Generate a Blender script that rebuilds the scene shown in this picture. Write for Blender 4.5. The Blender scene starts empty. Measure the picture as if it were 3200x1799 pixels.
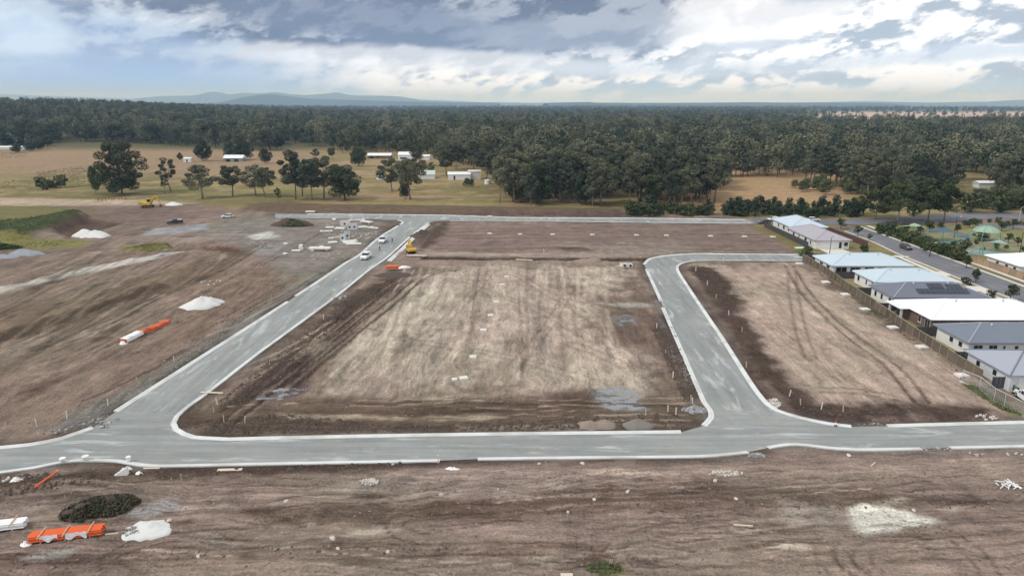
import bpy, bmesh, math, random
import numpy as np
from mathutils import Vector, Matrix, noise as mnoise
from mathutils.geometry import tessellate_polygon

random.seed(7); RNG = np.random.default_rng(7)
scene = bpy.context.scene
COL = scene.collection

# ------------------------------------------------------------------ camera
CAM_H, FPX, HOR = 42.0, 2200.0, 322.0          # drone height; focal length and horizon row of a 3200 px wide frame
PITCH = math.atan((899.5 - HOR) / FPX)
cam_data = bpy.data.cameras.new('camera'); cam = bpy.data.objects.new('camera', cam_data); COL.objects.link(cam)
cam.location = (0, 0, CAM_H); cam.rotation_euler = (math.pi / 2 - PITCH, 0, 0)
cam_data.sensor_width = 36; cam_data.lens = 36 * FPX / 3200
cam_data.clip_start = 1; cam_data.clip_end = 120000
scene.camera = cam

# ------------------------------------------------------------------ sky, sun, exposure
SUN_EL, SUN_AZ = math.radians(48), math.radians(-112)      # azimuth from +Y towards +X: low left, a little behind
scene.view_settings.view_transform = 'Standard'; scene.view_settings.look = 'None'
scene.view_settings.gamma = 1; scene.view_settings.use_curve_mapping = False
scene.view_settings.exposure = 0.36
world = bpy.data.worlds.new('World'); scene.world = world; world.use_nodes = True

class NT:
    """small helper to write node trees as expressions"""
    def __init__(s, tree): s.t = tree; s.n = tree.nodes; s.l = tree.links
    def node(s, typ, **kw):
        n = s.n.new(typ)
        for k, v in kw.items(): setattr(n, k, v)
        return n
    def put(s, sock, v):
        if v is None: return
        if isinstance(v, bpy.types.NodeSocket): s.l.new(v, sock)
        else:
            if isinstance(v, (tuple, list)) and len(v) == 3 and sock.type == 'RGBA': v = (*v, 1)
            sock.default_value = v
    def math(s, op, a, b=None, c=None, clamp=False):
        n = s.node('ShaderNodeMath', operation=op, use_clamp=clamp)
        for i, v in enumerate((a, b, c)): s.put(n.inputs[i], v)
        return n.outputs[0]
    def add(s, a, b): return s.math('ADD', a, b)
    def sub(s, a, b): return s.math('SUBTRACT', a, b)
    def mul(s, a, b): return s.math('MULTIPLY', a, b)
    def vmath(s, op, a, b=None):
        n = s.node('ShaderNodeVectorMath', operation=op); s.put(n.inputs[0], a); s.put(n.inputs[1], b)
        return n.outputs[0]
    def smooth(s, v, lo, hi, a=0.0, b=1.0):
        n = s.node('ShaderNodeMapRange', interpolation_type='SMOOTHSTEP')
        for i, x in enumerate((v, lo, hi, a, b)): s.put(n.inputs[i], x)
        return n.outputs[0]
    def noise(s, vec, scale, detail=4, rough=.55, dist=0):
        n = s.node('ShaderNodeTexNoise'); s.put(n.inputs['Vector'], vec)
        n.inputs['Scale'].default_value = scale; n.inputs['Detail'].default_value = detail
        n.inputs['Roughness'].default_value = rough; n.inputs['Distortion'].default_value = dist
        return n.outputs['Fac']
    def mix(s, f, a, b, typ='MIX'):
        n = s.node('ShaderNodeMix', data_type='RGBA', blend_type=typ); n.clamp_factor = True
        s.put(n.inputs[0], f); s.put(n.inputs[6], a); s.put(n.inputs[7], b)
        return n.outputs[2]
    def xyz(s, v):
        n = s.node('ShaderNodeSeparateXYZ'); s.put(n.inputs[0], v); return n.outputs
    def comb(s, x, y, z):
        n = s.node('ShaderNodeCombineXYZ')
        for i, v in enumerate((x, y, z)): s.put(n.inputs[i], v)
        return n.outputs[0]

def build_sky():
    w = NT(world.node_tree); w.n.clear()
    d = w.node('ShaderNodeTexCoord').outputs['Generated']
    x, y, z = w.xyz(d)
    az = w.math('ARCTAN2', x, y); el = w.math('ARCSINE', z)
    # cloud texture: a layer seen from far below, flattened towards the horizon, sheared a little by the wind
    sh = w.add(x, w.mul(z, -.7))
    v1 = w.comb(sh, y, w.mul(z, 1.7)); v2 = w.comb(sh, y, w.mul(z, 2.3))
    big = w.noise(v1, 8.0, 6, .55, .25); fine = w.noise(v2, 19.0, 6, .60, .3); wob = w.noise(v1, 13.0, 6, .58, .3)
    jagv = w.add(w.mul(w.sub(wob, .5), 2.0), w.mul(w.sub(fine, .5), .9))
    def mass(cx, cy, rx, ry, tilt=0.0, jag=1.0, soft=.25):
        """a cloud bank standing at one bearing and height (given in photograph columns and rows)"""
        a0 = math.atan((cx - 1600) / FPX); e0 = (HOR - cy) / FPX
        du = w.sub(az, a0); dv = w.sub(el, e0); dv = w.sub(dv, w.mul(du, tilt))
        q = w.math('SQRT', w.add(w.math('POWER', w.mul(du, FPX / rx), 2), w.math('POWER', w.mul(dv, FPX / ry), 2)))
        return w.smooth(w.add(q, w.mul(jagv, jag)), 1 + soft, 1 - soft)
    # broken overcast: heaped cloud, lit tops and grey-blue undersides
    up = w.noise(w.vmath('ADD', v2, (0, 0, .035)), 19.0, 6, .60, .3); up2 = w.noise(w.vmath('ADD', v1, (0, 0, .045)), 13.0, 6, .58, .3)
    rel = w.add(w.mul(w.sub(fine, up), 1.5), w.mul(w.sub(wob, up2), 1.9))
    t = w.smooth(w.add(w.add(w.mul(big, .5), w.mul(fine, .5)), w.mul(rel, .6)), .33, .56)
    c = w.mix(t, (.37, .43, .50), (.93, .94, .94))
    # banks in view
    lcol = w.mix(w.smooth(w.add(w.add(w.mul(big, .6), w.mul(fine, .4)), w.mul(rel, .4)), .36, .66), (.27, .36, .53), (.42, .51, .63))
    c = w.mix(w.mul(mass(430, 200, 640, 140, -.13, .55, .35), .94), c, lcol)
    c = w.mix(w.mul(mass(70, 140, 150, 60, -.22, 1.1, .3), .6), c, (.60, .72, .84))
    c = w.mix(w.mul(mass(430, -20, 430, 80, -.02, .9, .22), .97), c, (.97, .98, .98))
    dcol = w.mix(w.smooth(w.add(wob, w.mul(rel, .6)), .36, .66), (.11, .135, .21), (.34, .375, .45))
    c = w.mix(w.mul(mass(1380, -10, 1000, 230, -.03, .42, .2), .98), c, dcol)
    c = w.mix(w.mul(mass(1230, 95, 460, 66, -.10, .9, .3), .7), c, (.15, .185, .28))
    c = w.mix(w.mul(mass(1800, 135, 330, 42, -.02, .9, .25), .6), c, (.33, .37, .45))
    c = w.mix(w.mul(mass(2330, 60, 260, 110, .22, 1.3, .35), .7), c, (1.0, 1.0, 1.0))
    c = w.mix(w.mul(mass(1350, 200, 560, 30, -.03, 1.2, .4), .55), c, (.86, .88, .89))
    c = w.mix(w.mul(mass(2950, -5, 560, 58, .02, .6, .25), .8), c, (.47, .54, .65))
    c = w.mix(w.mul(mass(2300, 165, 150, 14, .03, 1.6, .6), .7), c, (.45, .52, .62))
    c = w.mix(w.mul(mass(3000, 200, 440, 20, .04, 1.4, .6), .7), c, (.52, .60, .71))
    c = w.mix(w.mul(mass(2120, 228, 420, 24, 0, 1.4, .6), .6), c, (.55, .63, .73))
    # thin clear air low over the far land
    c = w.mix(w.smooth(el, .034, .0, 0, .80), c, (.50, .78, 1.15))
    c = w.mix(w.mul(mass(330, 285, 560, 60, 0, .25, .55), .9), c, (.28, .41, .68))
    sky = w.node('ShaderNodeTexSky', sky_type='NISHITA', sun_disc=False, sun_elevation=SUN_EL, sun_rotation=SUN_AZ)
    sk = w.mix(1.0, sky.outputs[0], (.10, .10, .10), 'MULTIPLY')
    c = w.mix(1.0, c, w.mix(w.smooth(el, .16, .02), (1, 1, 1), (1.0, 1.09, 1.26)), 'MULTIPLY')
    c = w.mix(.94, sk, c)
    bg = w.node('ShaderNodeBackground'); w.put(bg.inputs[0], c); bg.inputs[1].default_value = 1.0
    out = w.node('ShaderNodeOutputWorld'); w.l.new(bg.outputs[0], out.inputs[0])
build_sky()
world.cycles.sampling_method = 'MANUAL'; world.cycles.sample_map_resolution = 256
sd = bpy.data.lights.new('sun', 'SUN'); sun = bpy.data.objects.new('sun', sd); COL.objects.link(sun)
sd.energy = 1.5; sd.angle = math.radians(11); sd.color = (1, .965, .91)
_s = Vector((math.sin(SUN_AZ) * math.cos(SUN_EL), math.cos(SUN_AZ) * math.cos(SUN_EL), math.sin(SUN_EL)))
sun.rotation_euler = _s.to_track_quat('Z', 'Y').to_euler(); sun.location = _s * 300

# ------------------------------------------------------------------ helpers
def at(px, py, z=0.0):
    """where the line of sight through a photograph point meets the level z: gives a place on the land"""
    a = (px - 1600) / FPX; b = (899.5 - py) / FPX
    dy = math.cos(PITCH) + b * math.sin(PITCH); dz = -math.sin(PITCH) + b * math.cos(PITCH)
    t = (z - CAM_H) / dz
    return a * t, dy * t
def S(*pts): return [at(x, y) for x, y in pts]
def D(*pts): return [at(x * 1.24224, y * 1.24224) for x, y in pts]
def lin(r, g, b):
    return tuple(((c / 255) / 12.92 if c <= 10 else (((c / 255) + .055) / 1.055) ** 2.4) for c in (r, g, b))

MATS = {}
def mat(name, color, rough=.8, var=.12, scale=1.0, metal=0, spec=.3, bump=0, bscale=None, tint=None, obj_rand=0):
    if name in MATS: return MATS[name]
    m = bpy.data.materials.new(name); m.use_nodes = True; t = NT(m.node_tree)
    p = t.n['Principled BSDF']; co = t.node('ShaderNodeTexCoord').outputs['Object']
    n = t.noise(co, scale, 5, .6)
    f = t.add(1.0, t.mul(t.sub(n, .5), 2 * var))
    if obj_rand:
        r = t.node('ShaderNodeObjectInfo').outputs['Random']; f = t.mul(f, t.add(1 - obj_rand, t.mul(r, 2 * obj_rand)))
    c = t.mix(1.0, color, t.comb(f, f, f), 'MULTIPLY')
    if tint: c = t.mix(t.smooth(t.noise(co, scale * .37, 4), .45, .7), c, tint)
    t.put(p.inputs['Base Color'], c); p.inputs['Roughness'].default_value = rough
    p.inputs['Metallic'].default_value = metal; p.inputs['Specular IOR Level'].default_value = spec
    if bump:
        bn = t.node('ShaderNodeBump'); bn.inputs['Strength'].default_value = bump; bn.inputs['Distance'].default_value = .1
        t.put(bn.inputs['Height'], t.noise(co, bscale or scale * 4, 6, .65)); t.put(p.inputs['Normal'], bn.outputs[0])
    MATS[name] = m; return m

class MB:
    def __init__(s): s.v = []; s.f = []
    def add(s, vs, fs):
        o = len(s.v); s.v += [tuple(v) for v in vs]; s.f += [tuple(i + o for i in f) for f in fs]; return s
    def box(s, x0, x1, y0, y1, z0, z1, M=None):
        vs = [Vector((x, y, z)) for z in (z0, z1) for y in (y0, y1) for x in (x0, x1)]
        if M: vs = [M @ v for v in vs]
        return s.add(vs, [(0, 2, 3, 1), (4, 5, 7, 6), (0, 1, 5, 4), (2, 6, 7, 3), (0, 4, 6, 2), (1, 3, 7, 5)])
    def tube(s, pts, rad, n=6, cap=True):
        pts = [Vector(p) for p in pts]
        if not isinstance(rad, (list, tuple)): rad = [rad] * len(pts)
        rings = []; vs = []
        for i, p in enumerate(pts):
            t = (pts[min(i + 1, len(pts) - 1)] - pts[max(i - 1, 0)]).normalized()
            u = t.cross(Vector((0, 0, 1)) if abs(t.z) < .95 else Vector((1, 0, 0))).normalized(); w = u.cross(t)
            for k in range(n):
                a = 2 * math.pi * k / n; vs.append(p + (u * math.cos(a) + w * math.sin(a)) * rad[i])
        fs = [(i * n + k, (i + 1) * n + k, (i + 1) * n + (k + 1) % n, i * n + (k + 1) % n) for i in range(len(pts) - 1) for k in range(n)]
        if cap: fs += [tuple(range(n)), tuple(reversed(range((len(pts) - 1) * n, len(pts) * n)))]
        return s.add(vs, fs)
    def prism(s, poly, y0, y1, ins=0):
        """polygon in XZ extruded along Y"""
        n = len(poly); vs = [(x, y0, z) for x, z in poly] + [(x, y1, z) for x, z in poly]
        fs = [tuple(range(n)), tuple(reversed(range(n, 2 * n)))] + [(i, i + n, (i + 1) % n + n, (i + 1) % n) for i in range(n)]
        return s.add(vs, fs)
    def mesh(s, name, m=None, smooth=False):
        me = bpy.data.meshes.new(name); me.from_pydata(s.v, [], s.f); me.update()
        bm = bmesh.new(); bm.from_mesh(me); bmesh.ops.recalc_face_normals(bm, faces=bm.faces); bm.to_mesh(me); bm.free()
        if m: me.materials.append(m)
        if smooth: me.shade_smooth()
        return me
    def build(s, name, m, parent=None, smooth=False): return link(name, s.mesh(name, m, smooth), parent)

def link(name, me, parent=None, loc=None, rot=None, scl=None):
    o = bpy.data.objects.new(name, me); COL.objects.link(o); o.parent = parent
    if loc is not None: o.location = loc
    if rot is not None: o.rotation_euler = rot
    if scl is not None: o.scale = scl
    return o
def tag(o, label=None, cat=None, group=None, kind=None):
    if label: o['label'] = label
    if cat: o['category'] = cat
    if group: o['group'] = group
    if kind: o['kind'] = kind
    return o
def thing(name, label, cat, loc, rz=0, group=None):
    return tag(link(name, None, None, loc, (0, 0, rz)), label, cat, group)

# numpy value noise
_T = RNG.random((256, 256))
def vnoise(x, y):
    xi = np.floor(x).astype(int); yi = np.floor(y).astype(int); fx = x - xi; fy = y - yi
    fx = fx * fx * (3 - 2 * fx); fy = fy * fy * (3 - 2 * fy)
    a = _T[xi & 255, yi & 255]; b = _T[(xi + 1) & 255, yi & 255]; c = _T[xi & 255, (yi + 1) & 255]; d = _T[(xi + 1) & 255, (yi + 1) & 255]
    return (a * (1 - fx) + b * fx) * (1 - fy) + (c * (1 - fx) + d * fx) * fy
def fbm(x, y, o=4):
    s = 0; a = .5; t = 0
    for i in range(o): s = s + a * vnoise(x + 17.3 * i, y - 9.1 * i); t += a; a *= .5; x = x * 2.03; y = y * 2.03
    return s / t
def sstep(a, b, x):
    t = np.clip((x - a) / (b - a), 0, 1); return t * t * (3 - 2 * t)
def poly_sd(X, Y, poly):
    """signed distance, positive inside"""
    d = np.full(X.shape, 1e18); ins = np.zeros(X.shape, bool); n = len(poly)
    for i in range(n):
        ax, ay = poly[i]; bx, by = poly[(i + 1) % n]; ex, ey = bx - ax, by - ay
        t = np.clip(((X - ax) * ex + (Y - ay) * ey) / (ex * ex + ey * ey + 1e-9), 0, 1)
        d = np.minimum(d, (X - ax - t * ex) ** 2 + (Y - ay - t * ey) ** 2)
        c = ((ay > Y) != (by > Y)) & (X < (bx - ax) * (Y - ay) / (by - ay + 1e-12) + ax); ins ^= c
    return np.where(ins, 1, -1) * np.sqrt(d)
def line_d(X, Y, pts):
    d = np.full(X.shape, 1e18)
    for (ax, ay), (bx, by) in zip(pts[:-1], pts[1:]):
        ex, ey = bx - ax, by - ay
        t = np.clip(((X - ax) * ex + (Y - ay) * ey) / (ex * ex + ey * ey + 1e-9), 0, 1)
        d = np.minimum(d, (X - ax - t * ex) ** 2 + (Y - ay - t * ey) ** 2)
    return np.sqrt(d)
def spline(pts, step=1.0):
    """Catmull-Rom through plan points, resampled"""
    P = [Vector((p[0], p[1])) for p in pts]; P = [2 * P[0] - P[1]] + P + [2 * P[-1] - P[-2]]; out = []
    for i in range(1, len(P) - 2):
        p0, p1, p2, p3 = P[i - 1:i + 3]; n = max(1, int((p2 - p1).length / step))
        for k in range(n):
            t = k / n
            m1 = (p2 - p0) * .5; m2 = (p3 - p1) * .5; L = (p2 - p1).length
            m1 = m1 * min(1, L / max(m1.length, 1e-6)); m2 = m2 * min(1, L / max(m2.length, 1e-6))
            out.append((2 * t**3 - 3 * t**2 + 1) * p1 + (t**3 - 2 * t**2 + t) * m1 + (-2 * t**3 + 3 * t**2) * p2 + (t**3 - t**2) * m2)
    out.append(P[-2]); return [(p.x, p.y) for p in out]

# ------------------------------------------------------------------ road layout (plan)
K_left_low = S((362, 1286), (580, 1147), (800, 1007), (899, 943))
K_left_up = S((924, 925), (1000, 876), (1080, 822), (1123, 797), (1182, 745), (1244, 706))
K_left_end = S((1251, 702), (1258, 697), (1255, 691), (1244, 688))
K_ring = S((1341, 696), (1285, 737), (1213, 802), (1151, 845), (1058, 920), (881, 1050), (800, 1109), (643, 1231), (584, 1273), (553, 1301), (542, 1323), (550, 1342), (575, 1357), (606, 1367), (715, 1373))
K_south_n = S((715, 1373), (823, 1370), (1204, 1362), (1600, 1356), (2128, 1350))
K_rl_low = S((2200, 1330), (2222, 1305), (2218, 1280), (2200, 1256), (2145, 1130), (2088, 1000), (2072, 962))
K_rl_up = S((2066, 942), (2044, 893), (2020, 842))
K_rl_end = S((2013, 826), (2035, 808), (2097, 798), (2190, 793), (2253, 794), (2400, 795), (2506, 796))
K_rr = S((2506, 815), (2300, 814), (2190, 814), (2141, 820), (2119, 830), (2117, 843), (2128, 864), (2175, 936), (2218, 1000), (2256, 1056), (2299, 1124), (2355, 1211), (2396, 1262), (2428, 1283), (2493, 1304), (2586, 1324), (2660, 1333))
K_rr_e = S((2773, 1331), (3000, 1325), (3200, 1320), (3700, 1306))
K_s1 = S((-300, 1532), (0, 1476), (109, 1461), (202, 1442), (295, 1438), (373, 1441), (435, 1452), (497, 1456), (800, 1450), (1375, 1439))
K_s2 = S((1493, 1434), (1800, 1430), (2128, 1427), (2222, 1424), (2337, 1413))
K_s3 = S((2400, 1399), (2462, 1389), (2524, 1391), (2586, 1399), (2680, 1405), (2879, 1402))
K_s4 = S((2969, 1399), (3200, 1394), (3700, 1380))
K_nw = S((-300, 1437), (0, 1399), (93, 1390), (193, 1370), (249, 1351), (289, 1337))
K_far_n = S((960, 669), (1390, 673), (1600, 680), (1973, 682), (2330, 687))
K_far_s = S((1406, 690), (1600, 690), (2066, 696), (2346, 698))
def sp(k): return spline(k, 1.5)
R_south = sp(K_nw) + sp(K_left_low)[:1] + sp(K_ring)[-14:] + sp(K_south_n)[1:] + sp(K_rl_low)[:6] + sp(K_rr)[-22:] + sp(K_rr_e) + sp(K_s4)[::-1] + sp(K_s3)[::-1] + sp(K_s2)[::-1] + sp(K_s1)[::-1]
R_left = sp(K_left_low) + sp(K_left_up) + K_left_end + S((1240, 684), (1400, 682), (1341, 696)) + sp(K_ring)[1:-8]
R_right = sp(K_rl_low) + sp(K_rl_up) + sp(K_rl_end) + S((2680, 800), (2680, 818)) + sp(K_rr)
R_far = S((860, 668)) + K_far_n + S((2560, 688), (2560, 699)) + K_far_s[::-1] + S((1340, 692), (1244, 688), (1100, 684), (860, 682))
STREET_L = [(112.9, 236), (112.9, 217.1), (111.2, 199), (110.9, 183.4), (110.7, 166), (111, 149), (111, 120)]
STREET_R = [(122.4, 245), (121.9, 197.3), (121.2, 160.4), (120.6, 120)]
R_street = sp(STREET_L) + sp(STREET_R)[::-1]
R_cross = [(88, 250.5), (112, 249), (123, 249), (150, 250), (176, 262), (215, 262), (215, 277), (176, 277), (150, 266), (123, 260), (88, 260)]
R_park = [(165, 244), (182, 238), (215, 232), (215, 243), (184, 247), (166, 252)]
ROADS = [R_south, R_left, R_right, R_far, R_street, R_cross, R_park]

# ------------------------------------------------------------------ ground sheet
def axis(segs):
    out = [segs[0][0]]
    for a, b, d in segs:
        n = max(1, round((b - a) / d)); out += list(np.linspace(a, b, n + 1)[1:])
    return np.array(out)
def grow(a, b, d, g=1.16):
    o = [a]
    while o[-1] < b: o.append(o[-1] + d); d *= g
    return o
xr = axis([(0, 62, .4), (62, 105, .6), (105, 150, .9), (150, 250, 1.6)])
xr = np.array(list(xr) + grow(250, 24000, 2.4, 1.13)[1:])
xs = np.concatenate([-xr[:0:-1], xr])
ys = axis([(46, 84, .3), (84, 140, .45), (140, 215, .75), (215, 345, 1.2)])
ys = np.array(list(-np.array(grow(-46, 3000, 1.5, 1.35))[:0:-1]) + list(ys) + grow(345, 24000, 1.7, 1.06)[1:])
NX, NY = len(xs), len(ys)
GX, GY = np.meshgrid(xs, ys)
def far_height(x, y):
    t = x / np.maximum(y, 1.0)
    z = 30 * sstep(-.16, -.70, t) * sstep(520, 1500, y) * sstep(12000, 5000, y)
    z = z + 6 * (fbm(x / 400., y / 400., 3) - .5) * sstep(420, 900, y)
    return z
NEAR = (GY > 40) & (GY < 360) & (np.abs(GX) < 260)
def near_only(fn, default):
    out = np.full(GX.shape, default, float); out[NEAR] = fn(GX[NEAR], GY[NEAR]); return out
road_sd = np.full(GX.shape, -999.0)
for poly in ROADS:
    px = np.array([p[0] for p in poly]); py = np.array([p[1] for p in poly])
    m = (GX > px.min() - 14) & (GX < px.max() + 14) & (GY > py.min() - 14) & (GY < py.max() + 14) & NEAR
    road_sd[m] = np.maximum(road_sd[m], poly_sd(GX[m], GY[m], poly))

C = np.zeros(GX.shape + (3,)); W = np.zeros(GX.shape + (4,))      # colour; streak along y, streak along x, wet, grass
n_big = fbm(GX / 38., GY / 38., 4); n_mid = fbm(GX / 9. + 50, GY / 9., 4); n_wob = fbm(GX / 5. + 9, GY / 5. + 31, 4); n_wob2 = fbm(GX / 1.7 + 3, GY / 1.7, 3)
def mixc(w, rgb):
    global C
    C = C * (1 - w[..., None]) + np.array(lin(*rgb)) * w[..., None]
def setw(w, vals):
    for i, v in enumerate(vals):
        if v is not None: W[..., i] = W[..., i] * (1 - w) + v * w
def region(poly, rgb, f=2.0, amt=1.0, wob=None, st=None):
    wob = f * 1.5 if wob is None else wob
    px = [p[0] for p in poly]; py = [p[1] for p in poly]; pad = f + wob + 1
    ix = slice(*np.searchsorted(xs, (min(px) - pad, max(px) + pad))); iy = slice(*np.searchsorted(ys, (min(py) - pad, max(py) + pad)))
    X, Y = GX[iy, ix], GY[iy, ix]
    if X.size == 0: return
    sdv = poly_sd(X, Y, poly) + (n_wob[iy, ix] - .5) * 2 * wob + (n_wob2[iy, ix] - .5) * wob
    w = sstep(-f, f, sdv) * amt
    if rgb is not None: C[iy, ix] = C[iy, ix] * (1 - w[..., None]) + np.array(lin(*rgb)) * w[..., None]
    if st:
        for i, v in enumerate(st):
            if v is not None: W[iy, ix, i] = W[iy, ix, i] * (1 - w) + v * w
    return
def ell(cx, cy, rx, ry, n=14, rot=0):
    x0, y0 = at(cx, cy); o = []
    for i in range(n):
        a = 2 * math.pi * i / n; u, v = rx * math.cos(a), ry * math.sin(a)
        o.append((x0 + u * math.cos(rot) - v * math.sin(rot), y0 + u * math.sin(rot) + v * math.cos(rot)))
    return o

# base soil, then country further out
base = sstep(.36, .64, n_big * .6 + n_mid * .4)
C[:] = np.array(lin(104, 88, 78)) * (1 - base[..., None]) + np.array(lin(136, 118, 107)) * base[..., None]
W[..., 0] = .55; W[..., 1] = .15
T = GX / np.maximum(GY, 1)
fieldn = sstep(.4, .62, fbm(GX / 60. + 7, GY / 45., 4))
field = np.array(lin(152, 128, 98)) * (1 - fieldn[..., None]) + np.array(lin(134, 122, 82)) * fieldn[..., None]
wf = sstep(0, 8, GY - (274 + 6 * (n_mid - .5) + np.where(GX > 88, 6, 0) + 40 * sstep(-120, -170, GX)))
C = C * (1 - wf[..., None]) + field * wf[..., None]; setw(wf, (0.1, .35, 0, .7))
wl = sstep(-.38, -.52, T) * sstep(290, 330, GY) * sstep(640, 420, GY) * sstep(.42, .6, n_mid)
mixc(wl * .85, (104, 98, 62))
mot = sstep(.44, .58, fbm(GX / 24. + 90, GY / 14. + 8, 5)) * sstep(285, 300, GY) * sstep(640, 560, GY); mixc(mot * .7, (110, 103, 66))
mot = sstep(.56, .66, fbm(GX / 11. + 5, GY / 9. + 44, 5)) * sstep(285, 300, GY) * sstep(640, 560, GY); mixc(mot * .45, (168, 146, 116))
wl = sstep(-.20, -.34, T) * sstep(400, 470, GY); mixc(wl * .75, (150, 124, 104))
wl = sstep(620, 700, GY); mixc(wl, (88, 84, 60))
wl = sstep(2000, 3500, GY); mixc(wl, (66, 74, 52))
wl = sstep(.30, .46, T) * sstep(1150, 1500, GY) * sstep(4200, 3000, GY); mixc(wl, (186, 164, 150))
wl = sstep(4200, 6000, GY) * sstep(.46, .6, fbm(GX / 900., GY / 1500., 3)); mixc(wl * .6, (150, 140, 110))
wf2 = sstep(.17, .24, T) * sstep(.52, .46, T) * sstep(262, 300, GY) * sstep(520, 440, GY); mixc(wf2, (166, 136, 104)); 

region(D((620, 512), (900, 517), (1300, 522), (1585, 527), (1560, 546), (1000, 541), (820, 540), (600, 530)), (92, 73, 66), 2.5, .9)
region(D((860, 505), (1260, 508), (1250, 522), (900, 516)), (140, 132, 84), 4, .7)
# far lot
region(D((1100, 560), (1900, 565), (1990, 620), (1990, 634), (1500, 636), (1080, 630)), (122, 103, 96), 2, .9, st=(.1, .8, 0, 0))
region(D((1070, 585), (1120, 562), (1130, 575), (1060, 640), (1040, 640)), (84, 67, 58), 1.5, .85)
region(D((1040, 634), (1640, 637), (1640, 646), (1040, 643)), (146, 132, 121), 1, .8, st=(0, 1, 0, 0))
region(D((1060, 645), (1630, 649), (1630, 656), (1060, 653)), (64, 52, 45), .9, .95, .5)
region(D((1380, 612), (1700, 612), (1760, 628), (1680, 640), (1500, 634)), (136, 124, 116), 2, .6)
region(D((1400, 622), (1470, 620), (1500, 632), (1420, 634)), (88, 70, 60), 1, .7)
# middle lot
region(D((470, 1045), (900, 720), (1000, 675), (1600, 660), (1640, 700), (1760, 1010), (1740, 1082), (520, 1096)), (120, 102, 90), 2, .9, st=(.9, .1, 0, 0))
region(D((1010, 710), (1130, 668), (1560, 668), (1585, 705), (1500, 760), (1505, 850), (1590, 900), (1655, 985), (1480, 1000), (1300, 985), (1000, 995), (770, 985), (840, 900), (910, 830), (1010, 760)), (167, 150, 138), 4, .92, 7, st=(1, .1, 0, 0))
region(D((1000, 720), (1130, 690), (1180, 760), (1120, 860), (960, 900), (880, 880)), (174, 160, 147), 3, .55, 4)
region(D((1040, 700), (1090, 680), (1080, 760), (1010, 780)), (178, 165, 150), 2, .5)
region(D((1450, 670), (1520, 690), (1480, 800), (1560, 960), (1420, 960), (1380, 800)), (178, 160, 144), 3, .5, 4)
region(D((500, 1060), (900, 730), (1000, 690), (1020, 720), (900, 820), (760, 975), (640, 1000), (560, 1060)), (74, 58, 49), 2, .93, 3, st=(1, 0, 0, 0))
region(D((470, 1050), (760, 1000), (1100, 1010), (1500, 1000), (1700, 1000), (1740, 1082), (1000, 1094), (520, 1098)), (92, 75, 64), 2, .88, 3, st=(.1, 1, 0, 0))
region(D((690, 1040), (1100, 1046), (1280, 1042), (1280, 1050), (1000, 1056), (720, 1054)), (168, 150, 132), .6, .8, .9)
region(D((1150, 1070), (1440, 1066), (1440, 1080), (1150, 1084)), (150, 136, 120), .7, .8, .6)
region(D((1380, 990), (1480, 970), (1520, 990), (1480, 1030), (1400, 1020)), (82, 62, 54), 1.5, .8, 2)
region(D((1510, 780), (1600, 770), (1690, 810), (1710, 900), (1640, 880), (1530, 850)), (104, 86, 76), 2, .8, 3)
region(D((1640, 830), (1690, 800), (1770, 1000), (1740, 1010)), (86, 70, 60), 1.2, .85, 2)
region(D((1620, 690), (1640, 690), (1690, 800), (1670, 800)), (124, 120, 114), 1.0, .8, 1)
region(D((1655, 790), (1690, 830), (1760, 980), (1735, 985), (1690, 880)), (138, 136, 134), .8, .7, 1)
region(D((1440, 755), (1580, 760), (1640, 764), (1640, 772), (1570, 772)), (150, 146, 138), .8, .8, 1)
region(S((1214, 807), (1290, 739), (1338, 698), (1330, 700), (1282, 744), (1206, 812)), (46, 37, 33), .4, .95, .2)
region(D((640, 985), (700, 960), (800, 965), (780, 985), (700, 1010), (660, 1010)), (98, 86, 84), 1, .9, 2, st=(None, None, .62, 0))
region(D((1480, 985), (1560, 965), (1600, 990), (1620, 1030), (1540, 1042), (1490, 1010)), (110, 104, 104), 1, .9, 1.5, st=(None, None, .8, 0))
region(D((1540, 790), (1590, 790), (1600, 815), (1560, 818)), (112, 104, 102), 1, .9, 1.5, st=(None, None, .62, 0))
# right lot
region(D((1720, 665), (1830, 668), (2000, 665), (2460, 960), (2570, 1040), (2560, 1056), (2100, 1066), (1990, 1045), (1930, 990), (1800, 790)), (150, 131, 119), 2, .95, st=(.9, .1, 0, 0))
region(D((1830, 700), (1960, 672), (2100, 740), (2420, 960), (2460, 1015), (2080, 1010), (1960, 925), (1910, 850), (1860, 760)), (164, 144, 131), 3, .8, 3)
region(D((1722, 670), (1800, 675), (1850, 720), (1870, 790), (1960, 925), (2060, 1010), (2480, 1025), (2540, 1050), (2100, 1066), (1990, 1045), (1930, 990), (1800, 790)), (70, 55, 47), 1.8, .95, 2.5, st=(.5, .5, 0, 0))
region(D((2500, 1035), (2576, 1040), (2700, 1050), (2700, 1060), (2480, 1058)), (150, 130, 120), 1, .7)
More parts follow.
